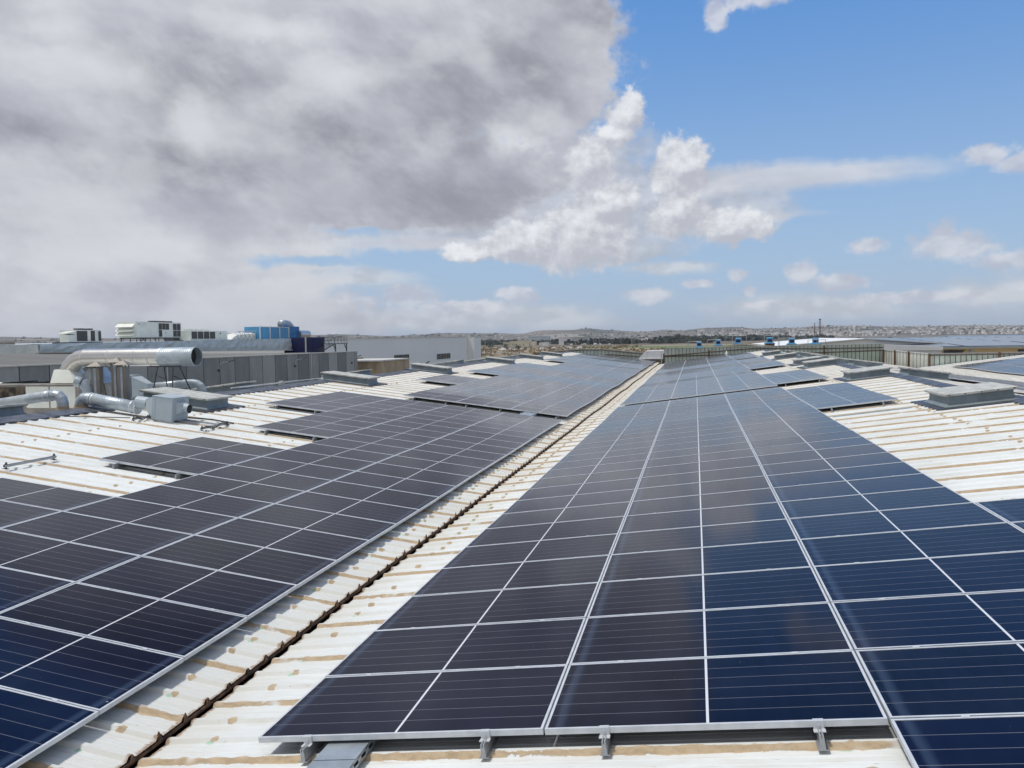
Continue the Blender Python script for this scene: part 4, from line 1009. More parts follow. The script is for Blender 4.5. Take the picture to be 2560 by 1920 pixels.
# ------------------------------------------------------------------ clad parapet walls at the far end
def clad_wall(pts, label, rails=(), mat='wall_cladding', pitch=.384, posts=()):
    """pts: list of (x, y, zbottom, ztop) along the wall"""
    x0, y0 = pts[0][:2]
    t = thing('clad_wall', label, 'parapet wall', (x0, y0, pts[0][2]))
    o_ = Vector((x0, y0, pts[0][2]))
    face, seams, cope = MB(), MB(), MB()
    for (xa,ya,ba,ta),(xb,yb,bb,tb) in zip(pts, pts[1:]):
        d = Vector((xb-xa, yb-ya, 0)); L = d.length; d /= L; nrm = Vector((d.y, -d.x, 0))
        if nrm.dot(Vector((xa,ya,0))) > 0: nrm = -nrm
        p = lambda s, z, off: Vector((xa,ya,0)) + d*s + nrm*off + Vector((0,0,z)) - o_
        th = .08
        face.hexa([p(0,ba,-th),p(L,bb,-th),p(L,bb,0),p(0,ba,0),p(0,ta,-th),p(L,tb,-th),p(L,tb,0),p(0,ta,0)])
        n = max(1, int(L/pitch))
        for i in range(n+1):
            s = L*i/n; f = s/L; b_ = ba+(bb-ba)*f; t_ = ta+(tb-ta)*f
            s0, s1 = max(s-.022, 0.), min(s+.022, L)
            seams.hexa([p(s0,b_,.0),p(s1,b_,.0),p(s1,b_,.025),p(s0,b_,.025),p(s0,t_-.004,.0),p(s1,t_-.004,.0),p(s1,t_-.004,.025),p(s0,t_-.004,.025)])
        cope.hexa([p(-.02,ta,-th-.04),p(L+.02,tb,-th-.04),p(L+.02,tb,.06),p(-.02,ta,.06),p(-.02,ta+.05,-th-.04),p(L+.02,tb+.05,-th-.04),p(L+.02,tb+.05,.06),p(-.02,ta+.05,.06)])
    face.build('cladding', M[mat], t); seams.build('standing_seams', M['seam'], t); cope.build('coping', M['flash_trim'], t)
    for (a, b_) in rails:
        mb = MB(); mb.bar(Vector(a)-o_, Vector(b_)-o_, .09); mb.build('girt', M['seam'], t)
    for (x_, y_, z0, z1) in posts:
        mb = MB(); mb.box(x_-.07-o_.x, x_+.07-o_.x, y_-.07-o_.y, y_+.07-o_.y, z0-o_.z, z1-o_.z); mb.build('post', M['rust'], t)
    return t
clad_wall([(-18.6,95.2,-4,-1.62),(-13.54,95.2,-4,-1.28),(-10.94,95.2,-4,-1.30),(-8.75,95.2,-4,-1.5),(-5.9,95.2,-4,-1.84)], 'low grey-green clad wall behind the far end of the left roof',
          rails=[((-18.6,95.05,-1.72),(-13.5,95.05,-1.36)),((-13.5,95.05,-1.36),(-10.9,95.05,-1.38)),((-10.9,95.05,-1.38),(-6,95.05,-1.92)),((-14.5,95.05,-2.3),(-10,95.05,-1.95)),((-10,95.05,-1.95),(-6,95.05,-2.3))], pitch=.42)
clad_wall([(-3.33,90,-4,-1.24),(1.82,90,-4,-1.22),(7.7,90,-4,-1.18),(13.0,90,-4,-1.13),(19.3,90,-4,-1.08)], 'long green-grey clad wall across the far end of the right roof',
          rails=[((-3.3,89.85,-2.05),(6.2,89.85,-1.34)),((6.2,89.85,-1.34),(12.,89.85,-1.45)),((12.,89.85,-1.45),(19.2,89.85,-1.42)),((-3.3,89.85,-2.12),(4.0,89.85,-2.0)),((4.,89.85,-2.0),(9,89.85,-2.2)),((11,89.85,-1.95),(19.2,89.85,-1.72))], posts=[(-3.4,89.8,-3,-1.85),(1.5,89.85,-3,-1.5),(13.4,89.85,-3,-1.2)])
clad_wall([(19.32,89.9,-4,-1.72),(19.25,82.9,-4,-1.72),(19.25,73.45,-4.5,-1.76)], 'cream clad wall section with brown posts stepping towards the third roof', mat='cream_cladding', pitch=1.1,
          posts=[(19.2,89.7,-3.5,-1.65),(19.15,84.6,-3.5,-1.62),(19.15,79.4,-3.6,-1.66)])
clad_wall([(19.3,73.4,-4.5,-1.77),(24.6,73.4,-4.5,-1.73),(36,73.4,-4.5,-1.66)], 'green-grey clad wall behind the third roof on the right', rails=[((19.35,73.25,-1.86),(24.6,73.25,-1.82)),((24.6,73.25,-1.82),(36,73.25,-1.76))], posts=[(19.3,73.25,-4,-1.72),(24.62,73.25,-3,-1.66)], pitch=.38)
# grey sheeted hopper between the two end walls
t = thing('covered_equipment', 'grey canvas covered trapezoid shape at the end of the valley gutter', 'covered equipment', (-4.9, 93.5, -3))
mb = MB(); mb.rings([[(-1.5,-.6,.5),(1.5,-.6,.5),(1.5,.9,.5),(-1.5,.9,.5)],[(-1.35,-.5,.75),(1.5,-.5,.75),(1.5,.8,.75),(-1.35,.8,.75)],[(-.75,-.35,1.4),(1.45,-.35,1.45),(1.45,.6,1.45),(-.75,.6,1.4)],[(-.45,-.2,1.53),(1.3,-.2,1.56),(1.3,.5,1.56),(-.45,.5,1.53)]]); mb.build('cover', M['tarp'], t)
mb = MB(); mb.box(-1.6,1.6,-.7,1,0,.5); mb.build('base', M['seam'], t)
t = thing('post', 'short dark steel post at the end of the valley beside the clad wall', 'post', (-3.55, 87.5, -3.1))
mb = MB(); mb.box(-.05,.05,-.05,.05,0,1.35); mb.build('shaft', M['pole'], t)
mb = MB(); mb.box(.08,.32,-.1,.1,.1,.45); mb.build('box', M['steel_dark'], t)
t = thing('security_camera', 'white dome camera hanging in front of the far clad wall', 'camera', (3.25, 86.9, -2.15))
mb = MB(); mb.tube([(0,0,.1),(0,0,.28),(0,0,.5),(0,0,.62)], [.1,.13,.07,.03], 12); mb.build('housing', M['white'], t)
mb = MB(); mb.tube([(0,0,0),(0,0,.1)], .09, 12); mb.build('dome', M['black'], t)

# hall roofs behind the end wall
t = thing('gabled_hall', 'hall roof with a pale yellow gable edge just behind the far wall', 'building', (6.0, 101, -12))
mb = MB(); mb.hexa([(-7.4,-1,0),(7.2,-1,0),(7.2,1,0),(-7.4,1,0),(-7.4,-1,10.1),(7.2,-1,10.1),(7.2,1,10.1),(-7.4,1,10.1)]); mb.poly([(-7.4,-1,10.1),(7.2,-1,10.1),(0,-1,11.0)]); mb.build('wall', M['wall_cladding'], t)
mb = MB()
for sx in (-1, 1): mb.hexa([(0,-1.3,11.02),(sx*7.6,-1.3,10.12),(sx*7.6,-1.0,10.12),(0,-1.0,11.02),(0,-1.3,11.14),(sx*7.6,-1.3,10.24),(sx*7.6,-1.0,10.24),(0,-1.0,11.14)])
mb.build('verge_trim', simple('yellow_trim', (.58,.50,.30)), t)
mb = MB()
for sx in (-1, 1): mb.hexa([(0,-.99,11.03),(sx*7.6,-.99,10.13),(sx*7.6,1.2,10.13),(0,1.2,11.03),(0,-.99,11.1),(sx*7.6,-.99,10.2),(sx*7.6,1.2,10.2),(0,1.2,11.1)])
mb.build('roof', M['white'], t)
t = thing('white_roofed_hall', 'broad hall with a bright white roof behind the right end wall', 'building', (24, 132, -12))
mb = MB(); mb.rings([[(-17,-12,0),(-17,-12,10.1),(-.6,-12,11.27),(19,-12,9.7),(19,-12,0)],[(-17,30,0),(-17,30,10.1),(-.6,30,11.27),(19,30,9.7),(19,30,0)]]); mb.build('wall', M['pale'], t)
mb = MB(); 
for (xa, za, xb, zb) in ((-17,10.1,-.6,11.28),(-.6,11.28,19,9.7)): mb.hexa([(xa,-12.3,za),(xb,-12.3,zb),(xb,30,zb),(xa,30,za),(xa,-12.3,za+.12),(xb,-12.3,zb+.12),(xb,30,zb+.12),(xa,30,za+.12)])
mb.build('roof', M['white'], t)
t = thing('white_lean_to', 'small white roof wedge right of the clad wall corner', 'building', (22, 97, -12))
mb = MB(); mb.box(-1.6,4.5,-1,8,0,10.1); mb.build('wall', M['white'], t)
mb = MB(); mb.hexa([(-1.7,-1.2,10.1),(4.6,-1.2,10.1),(4.6,8.2,10.1),(-1.7,8.2,10.1),(-1.7,-1.2,10.8),(4.6,-1.2,10.5),(4.6,8.2,10.5),(-1.7,8.2,10.8)]); mb.build('roof', M['white'], t)
# blue roof ventilators in pipe frames
for i, (x_, y_, z_, fr, lab) in enumerate(((.6,120,-1.7,0,'leftmost small blue roof ventilator behind the end wall'),(3.33,120,-1.45,0,'second blue roof ventilator from the left behind the end wall'),
        (5.6,110,-1.2,1,'blue roof ventilator inside a pipe frame left of the gable'),(9.8,112,-1.2,1,'tallest blue roof ventilator on a brown base in a pipe frame'),(12.6,112,-1.35,0,'broad blue roof ventilator with a flared skirt'),(15.6,112,-1.35,2,'blue roof ventilator low in a pipe frame at the right'))):
    t = thing('roof_ventilator', lab, 'ventilator', (x_, y_, z_), (0,0,0), 'blue roof ventilators')
    mb = MB(); mb.rings([[(-.75,-.4,.12),(.75,-.4,.12),(.75,.4,.12),(-.75,.4,.12)],[(-.35,-.3,.35),(.35,-.3,.35),(.35,.3,.35),(-.35,.3,.35)],[(-.38,-.3,.85),(.38,-.3,.85),(.38,.3,.85),(-.38,.3,.85)],[(-.25,-.2,.98),(.25,-.2,.98),(.25,.2,.98),(-.25,.2,.98)]]); mb.build('cowl', M['blue_light'], t)
    mb = MB(); mb.box(-.26,.26,-.33,-.31,.40,.72); mb.build('opening', M['blue_dark'], t)
    mb = MB(); mb.box(-.6,.6,-.35,.35,-.6,.12); mb.build('base', M['rust'] if i == 3 else M['wall_cladding'], t)
    if fr:
        w0, w1 = (-.75, 1.05) if fr == 1 else (-1.0, 1.2)
        h = 1.25 if fr == 1 else .7
        mb = MB(); mb.bar((w0,-.5,-.6),(w0,-.5,h),.05); mb.bar((w1,-.5,-.6),(w1,-.5,h),.05); mb.bar((w0,-.5,h),(w1,-.5,h),.05); mb.bar((w0+1.1,-.5,0),(w0+1.1,-.5,h),.04); mb.build('pipe_frame', M['pole'], t)
    else:
        mb = MB(); mb.bar((-1.6,-.5,-.6),(-1.6,-.5,.9),.045); mb.bar((.3,-.5,0),(.3,-.5,1.0),.045); mb.bar((-1.6,-.5,.95),(.3,-.5,1.0),.04); mb.build('pipe_frame', M['pole'], t)

# canopy carrying dark panels beyond the right wall
t = thing('solar_canopy', 'wide steel canopy of dark solar panels over an open sandy loading area', 'canopy', (48, 150, -12))
mb = MB(); 
random.seed(11)
for r_ in range(7):
    ya = -38 + r_*13.5
    for c_ in range(9):
        xa = -23.5 + c_*9.3 + r_*2.2
        zt = 10.22 + .05*r_ + random.uniform(-.02,.02)
        mb.hexa([(xa,ya,zt),(xa+8.9,ya,zt),(xa+8.9,ya+12.4,zt+.42),(xa,ya+12.4,zt+.42),(xa,ya,zt+.06),(xa+8.9,ya,zt+.06),(xa+8.9,ya+12.4,zt+.48),(xa,ya+12.4,zt+.48)])
mb.build('panel_rows', M['glass_far'], t)
mb = MB(); mb.box(-24,62,-39.2,-38.6,10.0,10.22); mb.build('edge_beam', M['galv'], t)
for k in range(9):
    mb = MB(); xk = -21 + 7.2*k; mb.box(xk-.16,xk+.16,-38.9,-38.6,0,9.86); mb.build('post', M['galv'], t)
t = thing('loading_hall', 'sandy coloured hall with arched openings under the canopy', 'building', (42, 111.4, -12))
mb = MB(); mb.box(-16,70,.1,14,0,9.97); mb.build('wall', simple('sandy_wall', (.62,.47,.26), (.55,.41,.23), .3, .85), t)
for k in range(4):
    mb = MB(); xa = -11 + 8.5*k
    pts = [(xa,-.05,8.6),(xa+1.0,-.05,8.6)] + [(xa+1.0+1.3*math.sin(a),-.05,8.6+1.1*(1-math.cos(a))) for a in (.5,1.,1.5)] + [(xa+2.6,-.05,9.8),(xa,-.05,9.8)]
    mb.poly(pts); mb.poly([(p_[0],-.02,p_[2]) for p_ in pts][::-1]); mb.build('opening', M['glass_dark'], t)

# ------------------------------------------------------------------ the land
GZ = -12.
def land_mat():
    m, nt, b = new_mat('land')
    g = nd(nt, 'ShaderNodeNewGeometry'); p = g.outputs['Position']
    v2 = vmt(nt, 'MULTIPLY', p, (1/420., 1/900., 1/60.))
    wv = vmt(nt, 'ADD', v2, vmt(nt, 'MULTIPLY', vmt(nt, 'SUBTRACT', noise(nt, v2, 1.2, 3, .5, True), (.5,.5,.5)), (.6,.6,0)))
    vo = nd(nt, 'ShaderNodeTexVoronoi'); nt.links.new(wv, vo.inputs['Vector']); vo.inputs['Scale'].default_value = 1.0
    r_, g_, b_ = sep(nt, vo.outputs['Color'])
    c = mixc(nt, sstep(nt, r_, .3, .7), (.24,.19,.13), (.15,.13,.085))
    c = mixc(nt, sstep(nt, g_, .62, .7), c, (.085,.10,.05))
    c = mixc(nt, sstep(nt, b_, .78, .86), c, (.36,.29,.20))
    n = noise(nt, p, .02, 6, .7)
    c = mixc(nt, sstep(nt, n, .45, .7, 0, .7), c, (.09,.09,.06))
    n2 = noise(nt, p, .25, 4, .6)
    c = mixc(nt, sstep(nt, n2, .4, .7, 0, .35), c, (.32,.21,.11))
    nt.links.new(c, b.inputs['Base Color']); b.inputs['Roughness'].default_value = .95
    return m
def hill_mat():
    m, nt, b = new_mat('hill_land')
    g = nd(nt, 'ShaderNodeNewGeometry'); p = g.outputs['Position']
    n = noise(nt, p, .0022, 5, .55); n2 = noise(nt, p, .012, 5, .65); n3 = noise(nt, vmt(nt, 'MULTIPLY', p, (.6,.6,6.)), .006, 4, .6)
    c = mixc(nt, sstep(nt, n, .42, .60), (.17,.14,.105), (.062,.066,.052))
    c = mixc(nt, sstep(nt, n3, .56, .66, 0, .8), c, (.33,.26,.185))
    c = mixc(nt, sstep(nt, n2, .50, .68, 0, .8), c, (.075,.08,.065))
    nt.links.new(c, b.inputs['Base Color']); b.inputs['Roughness'].default_value = .95
    return m
mb = MB(); n_ = 48
for i in range(n_):
    a0, a1 = 2*math.pi*i/n_, 2*math.pi*(i+1)/n_
    for r0, r1 in ((0,200),(200,1200),(1200,4000),(4000,12000)):
        q = [(r0*math.sin(a0),r0*math.cos(a0),GZ),(r1*math.sin(a0),r1*math.cos(a0),GZ),(r1*math.sin(a1),r1*math.cos(a1),GZ),(r0*math.sin(a1),r0*math.cos(a1),GZ)]
        mb.poly(q[1:] if r0 == 0 else q) if r0 else mb.poly([q[0],q[1],q[2]])
for f_ in range(len(mb.f)): mb.f[f_] = mb.f[f_][::-1]
tag(mb.build('ground', land_mat()), kind='structure')
# hills
SKY = [(-75,.75),(-60,.6),(-45.8,.66),(-43.9,.59),(-42.7,.55),(-38.8,.47),(-35.6,.64),(-33.0,.71),(-27.0,.53),(-25.4,.56),(-21.5,.39),(-19.5,.46),(-18.4,.54),(-14.1,.47),(-12.4,.4),(-10.8,.63),(-8.4,.62),(-7.7,.72),(-5.8,.55),(-3.7,.4),(-1.8,.53),(-1.0,.44),(.7,.6),(2.8,.62),(4.2,.48),(6.7,.51),(8.7,.61),(10.2,.55),(13.0,.46),(16.2,.44),(19.8,.39),(30,.45),(50,.6),(75,.5)]
def sky_h(a):
    for (a0, e0), (a1, e1) in zip(SKY, SKY[1:]):
        if a0 <= a <= a1:
            f = (a-a0)/(a1-a0); f = f*f*(3-2*f); return e0+(e1-e0)*f
    return .5
from mathutils import noise as mn
def land_z(a, d):
    H = math.tan(R(sky_h(a)))*7000
    s = min(max((d-3300)/3700., 0), 1); s = s*s*(3-2*s)*.82 + s*.18
    x, y = d*math.sin(R(a)), d*math.cos(R(a))
    und = mn.fractal(Vector((x/900., y/900., 3.)), 1.0, 2.0, 4)*16*min(max((d-2900)/1200., 0), 1)*(1-s)
    z = -12.4 + (H+12.4)*s + und*.6
    if d > 7000: z = H - (d-7000)*.03
    return z
mb = MB(); rows = []
ds_ = [2600, 3000, 3200, 3400, 3600, 3800, 4000, 4200, 4400, 4700, 5000, 5300, 5600, 5900, 6200, 6500, 6700, 6850, 7000, 7300, 8000]
for i in range(-150, 151):
    a = i*.5; rows.append([mb.vert((d*math.sin(R(a)), d*math.cos(R(a)), land_z(a, d))) for d in ds_])
for a_, b_ in zip(rows, rows[1:]):
    for k in range(len(ds_)-1): mb.face((a_[k], b_[k], b_[k+1], a_[k+1]))
tag(mb.build('hills', hill_mat(), smooth=True), kind='structure')
# fields, tracks and water in front of them
def sheet_poly(name, pts, mat, z):
    mb = MB(); mb.poly([(x, y, GZ+z) for x, y in pts]); 
    o = mb.build(name, mat)
    if o.data.polygons[0].normal.z < 0: o.data.flip_normals()
    return tag(o, kind='structure')
def wavy(pts, amp, seg=12):
    out = []
    for (x0, y0), (x1, y1) in zip(pts, pts[1:]+pts[:1]):
        for i in range(seg):
            f = i/seg; out.append((x0+(x1-x0)*f + mn.noise(Vector((x0+f*3, y0, 1)))*amp, y0+(y1-y0)*f + mn.noise(Vector((x0, y0+f*3, 5)))*amp))
    return out
M['grassland'] = simple('green_field', (.10,.14,.045), (.16,.17,.07), .02, .95, lo=.4, hi=.6)
M['drysoil'] = simple('dry_soil', (.33,.26,.17), (.24,.18,.12), .02, .95)
M['browns'] = simple('brown_field', (.17,.125,.085), (.12,.095,.065), .01, .95)
M['mud'] = simple('mud_flat', (.16,.14,.115), (.10,.09,.075), .006, .8, 0, 0, (.3,1,1))
M['track'] = simple('track', (.46,.42,.34), (.38,.34,.27), .02, .95)
M['darkfield'] = simple('dark_field', (.055,.06,.04), (.09,.085,.06), .008, .95)
M['asphalt_pale'] = simple('pale_road', (.30,.29,.27), (.24,.235,.22), .05, .9)
m, nt, b = new_mat('lagoon'); b.inputs['Base Color'].default_value = (.12,.17,.22,1); b.inputs['Roughness'].default_value = .25; M['water'] = m
nt_ = m.node_tree; bump(nt_, b, noise(nt_, vmt(nt_, 'MULTIPLY', objco(nt_), (.02,.2,1)), 1, 3), .4, .4)
sheet_poly('field', wavy([(-150,820),(380,820),(420,1180),(-190,1120)], 30), M['grassland'], .10)
sheet_poly('field', wavy([(-600,1200),(500,1330),(520,1900),(-600,1800)], 40), M['browns'], .10)
sheet_poly('dirt_track', wavy([(-420,1130),(480,1230),(480,1290),(-420,1190)], 6), M['track'], .2)
sheet_poly('field', wavy([(-300,640),(-60,640),(60,820),(-330,1080)], 30), M['drysoil'], .12)
sheet_poly('road', wavy([(-420,900),(-170,640),(-160,652),(-405,915)], 3), M['track'], .25)
sheet_poly('road', wavy([(-900,1260),(-230,1180),(-230,1215),(-900,1310)], 3), M['asphalt_pale'], .25)
sheet_poly('road', wavy([(-330,840),(-150,700),(-146,712),(-318,852)], 2), M['asphalt_pale'], .3)
sheet_poly('field', wavy([(-100,1900),(700,2000),(700,2900),(-200,2800)], 60), M['darkfield'], .15)
sheet_poly('field', wavy([(330,1000),(900,1150),(1000,1500),(360,1330)], 30), M['drysoil'], .18)
sheet_poly('field', wavy([(300,700),(1400,900),(1300,1150),(320,1000)], 30), M['grassland'], .16)
sheet_poly('mud_flat', wavy([(350,1500),(2200,1500),(3200,4200),(500,3500)], 60), M['mud'], .22)
sheet_poly('water', wavy([(430,1640),(1700,1560),(1900,1900),(520,1800)], 20), M['water'], .35)
sheet_poly('water', wavy([(560,2050),(2300,1950),(2900,3700),(900,3300)], 50), M['water'], .35)

# foliage
def leaf_ball(mb, c, r, n, s, rng):
    for _ in range(n):
        while True:
            v = Vector((rng.uniform(-1,1), rng.uniform(-1,1), rng.uniform(-1,1)))
            if .15 < v.length < 1: break
        p = Vector(c) + Vector((v.x*r[0], v.y*r[1], v.z*r[2]))
        a = Vector((rng.gauss(0,1), rng.gauss(0,1), rng.gauss(0,1))).normalized(); b_ = a.orthogonal().normalized(); k = s*rng.uniform(.6,1.3)
        c_ = a.cross(b_)
        mb.poly([p-b_*k, p+c_*k*.7, p+b_*k, p-c_*k*.7])
rng = random.Random(3)
def tree(x, y, h, wd, label, group=None, mat='leaf', n=260):
    t = thing('tree', label, 'tree', (x, y, GZ), (0,0,0), group)
    mb = MB(); mb.tube([(0,0,0),(.1,0,h*.3),(.15,.1,h*.7)], [h*.035,h*.028,h*.012], 7)
    for k in range(4):
        a = k*1.7; mb.tube([(.1,0,h*(.28+.07*k)),(math.cos(a)*wd*.3,math.sin(a)*wd*.3,h*(.5+.08*k))], [h*.014,h*.006], 5)
    mb.build('trunk', M['wood_tree'], t)
    mb = MB()
    for k in range(9):
        a = rng.uniform(0,6.28); q = rng.uniform(0,.33)*wd
        leaf_ball(mb, (math.cos(a)*q, math.sin(a)*q, h*rng.uniform(.38,.85)), (wd*.24,wd*.24,h*.16), n//9, h*.055, rng)
    mb.build('crown', M[mat], t)
    return t
tree(-226, 872, 8.5, 11, 'rounded green tree, left one of the pair beside the yard')
tree(-211, 884, 8.0, 9, 'rounded green tree, right one of the pair beside the yard')
tree(-178, 800, 8.5, 12, 'broad dark green tree in front of the white vehicles')
tree(-247, 812, 9, 9, 'dark tree half hidden by the corner of the pale hall')
tree(-42, 2080, 26, 22, 'tall dark tree clump on the low ridge in the middle distance', None, 'leaf_dark')
tree(-58, 2060, 17, 16, 'smaller dark tree left of the tall clump on the low ridge', None, 'leaf_dark')
tree(-28, 2090, 19, 20, 'dark rounded tree right of the tall clump on the low ridge', None, 'leaf_dark')
tree(-204, 1450, 13, 11, 'dark tree in front of the doorway of the white warehouse', None, 'leaf_dark')
tree(-262, 1820, 12, 10, 'dark pointed tree before the pale blue building', None, 'leaf_dark')
tree(245, 2300, 22, 26, 'low dark tree clump far off beyond the blue ventilators', None, 'leaf_dark')
# orange shrubs close behind the left ridge
sh = None
for k in range(7):
    x_, y_ = -62+rng.uniform(-9,9), 300+rng.uniform(-20,20)
    if sh is None:
        sh = thing('shrub', 'rusty orange dry shrub standing in the gap behind the left roof hatches', 'shrub', (0,0,GZ), (0,0,0), 'orange shrubs behind the left ridge')
        mb = MB(); mb.tube([(0,0,0),(.1,.1,1.5),(0,.1,3)], [.12,.08,.04], 6); s_st = mb.build('stem', M['wood_tree'], sh)
        mb = MB(); leaf_ball(mb, (0,0,3.2), (2.4,2.4,2.6), 240, .32, rng); s_fo = mb.build('foliage', simple('orange_leaves', (.36,.22,.08), (.22,.15,.06), .8, .9), sh)
        cur = sh
    else:
        cur = sh.copy(); COL.objects.link(cur)
        for c in (s_st, s_fo): d_ = c.copy(); COL.objects.link(d_); d_.parent = cur
    cur.location = (x_, y_, GZ); cur.rotation_euler.z = rng.uniform(0,6); s_ = rng.uniform(.8,1.25); cur.scale = (s_,s_,s_)
# dry scrub and woodland: nobody could count them
mb = MB()
for _ in range(900):
    a = R(rng.uniform(-24,-1)); d = rng.uniform(560,1150); x_, y_ = d*math.sin(a), d*math.cos(a)
    if x_ > -70 and y_ > 800: continue
    s_ = rng.uniform(.7,2.2); leaf_ball(mb, (x_, y_, GZ+s_*.5), (s_*1.5,s_*1.5,s_*.7), 12, s_*.5, rng)
tag(mb.build('scrub', M['scrub']), 'dry orange and brown scrub over the waste ground beyond the roof', 'scrub', None, 'stuff')
mb = MB()
def wood(n, a0, a1, d0, d1, s0, s1, k=12):
    for _ in range(n):
        a = rng.uniform(a0,a1); d = rng.uniform(d0,d1)
        if mn.noise(Vector((a*.7, d/260., 2))) < -.12: continue
        s_ = rng.uniform(s0,s1); z_ = max(GZ, land_z(a, d) if d > 2600 else GZ)
        leaf_ball(mb, (d*math.sin(R(a)), d*math.cos(R(a)), z_+s_*.6), (s_*1.7,s_*1.7,s_), k, s_*.75, rng)
wood(900, -24, -4, 1650, 2600, 3, 7)
wood(500, -26, -6, 2600, 3800, 4, 8)
wood(420, -9, 1, 1500, 1750, 3, 6)
wood(800, -2.5, 5, 2050, 2900, 5, 9)
wood(350, 4, 9, 2400, 3200, 4, 7)
wood(700, -50, -14, 3000, 6200, 4, 8)
wood(400, -10, 22, 3900, 6500, 3, 6)
wood(60, 9.5, 17, 1180, 1350, 2, 4)
tag(mb.build('woodland', M['leaf_dark']), 'dark green woodland and tree lines across the plain and hillsides', 'woodland', None, 'stuff')

# mid-distance buildings
t = thing('cream_house', 'sunlit cream coloured low building with stepped roofline', 'building', (-312, 1430, GZ))
mb = MB(); mb.box(-33,-6,-4,14,0,7.0); mb.box(-6,16,-6,16,0,10.5); mb.box(16,27,-2,12,0,8.2); mb.box(-20,-6,-5,10,7,9); mb.build('wall', M['cream'], t)
mb = MB(); mb.box(-6.5,16.5,-6.5,16.5,10.5,11.1); mb.box(-33.4,-6.5,-4.5,14.4,7.0,7.4); mb.build('roof', M['flash_trim'], t)
for k in range(6):
    mb = MB(); mb.box(-30+7*k,-28.6+7*k,-6.2 if 24<= -30+7*k+30 <46 else -4.2,-3.9,1.5,3.6); mb.build('window', M['glass_dark'], t)
t = thing('cream_annex', 'small cream annex right of the stepped cream building', 'building', (-268, 1420, GZ))
mb = MB(); mb.box(-8,10,-3,8,0,5.2); mb.box(2,9,-2,6,5.2,6.8); mb.build('wall', M['cream'], t)
t = thing('white_warehouse', 'white box warehouse with one dark doorway and flat overhanging roof', 'building', (-236, 1560, GZ))
mb = MB(); mb.box(-26,0,-10,26,0,14.0); mb.box(0,30,-8,26,0,14.2); mb.build('wall', M['white'], t)
mb = MB(); mb.box(-27,31,-11,27,14.2,15.0); mb.build('roof', M['flash_trim'], t)
mb = MB(); mb.box(-16,-10,-10.3,-9.9,0,7.5); mb.build('doorway', M['glass_dark'], t)
t = thing('white_kiosk', 'small white cubic building left of the white warehouse', 'building', (-262, 1400, GZ))
mb = MB(); mb.box(-5,3,-4,4,0,6.2); mb.box(3,7,-3.8,4,0,6.0); mb.build('wall', M['white'], t)
mb = MB(); mb.box(-5.2,7.2,-4.2,4.2,6.2,6.5); mb.build('roof', M['flash_trim'], t)
t = thing('pale_blue_building', 'pale blue flat block behind the street lamps', 'building', (-390, 2010, GZ))
mb = MB(); mb.box(-28,26,-8,14,0,19); mb.build('wall', simple('pale_blue_wall', (.46,.52,.58), (.4,.46,.52), .05, .8), t)
mb = MB(); mb.box(-28.5,26.5,-8.5,14.5,19,19.8); mb.build('roof', M['white'], t)
# gatehouse by the two trees
t = thing('gatehouse', 'small sandy gatehouse frame beside the pair of green trees', 'building', (-198, 862, GZ))
mb = MB(); mb.box(-4,3,-3,3,0,4.2); mb.build('wall', M['house2'], t)
mb = MB(); mb.box(-4.6,3.6,-3.6,3.6,4.2,4.7); mb.build('roof', M['flash_trim'], t)
# parked white vehicles
car0 = None
vlist = [(-158,905),(-150,915),(-141,912),(-133,925),(-171,900),(-183,845),(-190,838),(-196,842),(-203,835),(-128,905),(-206,1470),(-198,1465),(-178,1452),(-168,1450),(-226,1475),(-150,1440)]
for i, (x_, y_) in enumerate(vlist):
    if car0 is None:
        car0 = thing('parked_vehicle', 'small white vehicle parked out on the waste ground beyond the roofs', 'car', (0,0,GZ), (0,0,0), 'white vehicles parked beyond the roofs')
        mb = MB(); mb.hexa([(-2.4,-.95,.4),(2.4,-.95,.4),(2.4,.95,.4),(-2.4,.95,.4),(-2.3,-.9,1.1),(2.3,-.9,1.0),(2.3,.9,1.0),(-2.3,.9,1.1)]); mb.hexa([(-2.2,-.85,1.1),(1.2,-.85,1.05),(1.2,.85,1.05),(-2.2,.85,1.1),(-1.9,-.75,1.95),(.4,-.75,1.95),(.4,.75,1.95),(-1.9,.75,1.95)]); c_b = mb.build('body', M['car'], car0)
        ch = [c_b]
        for sx in (-1.5,1.5):
            for sy in (-.9,.9):
                mb = MB(); mb.tube([(sx,sy-.1,.38),(sx,sy+.1,.38)], .38, 10); ch.append(mb.build('wheel', M['black'], car0))
        cur = car0
    else:
        cur = car0.copy(); COL.objects.link(cur)
        for c in ch: d_ = c.copy(); COL.objects.link(d_); d_.parent = cur
    cur.location = (x_, y_, GZ); cur.rotation_euler.z = rng.uniform(0,6); s_ = rng.uniform(1.,1.7); cur.scale = (s_,)*3
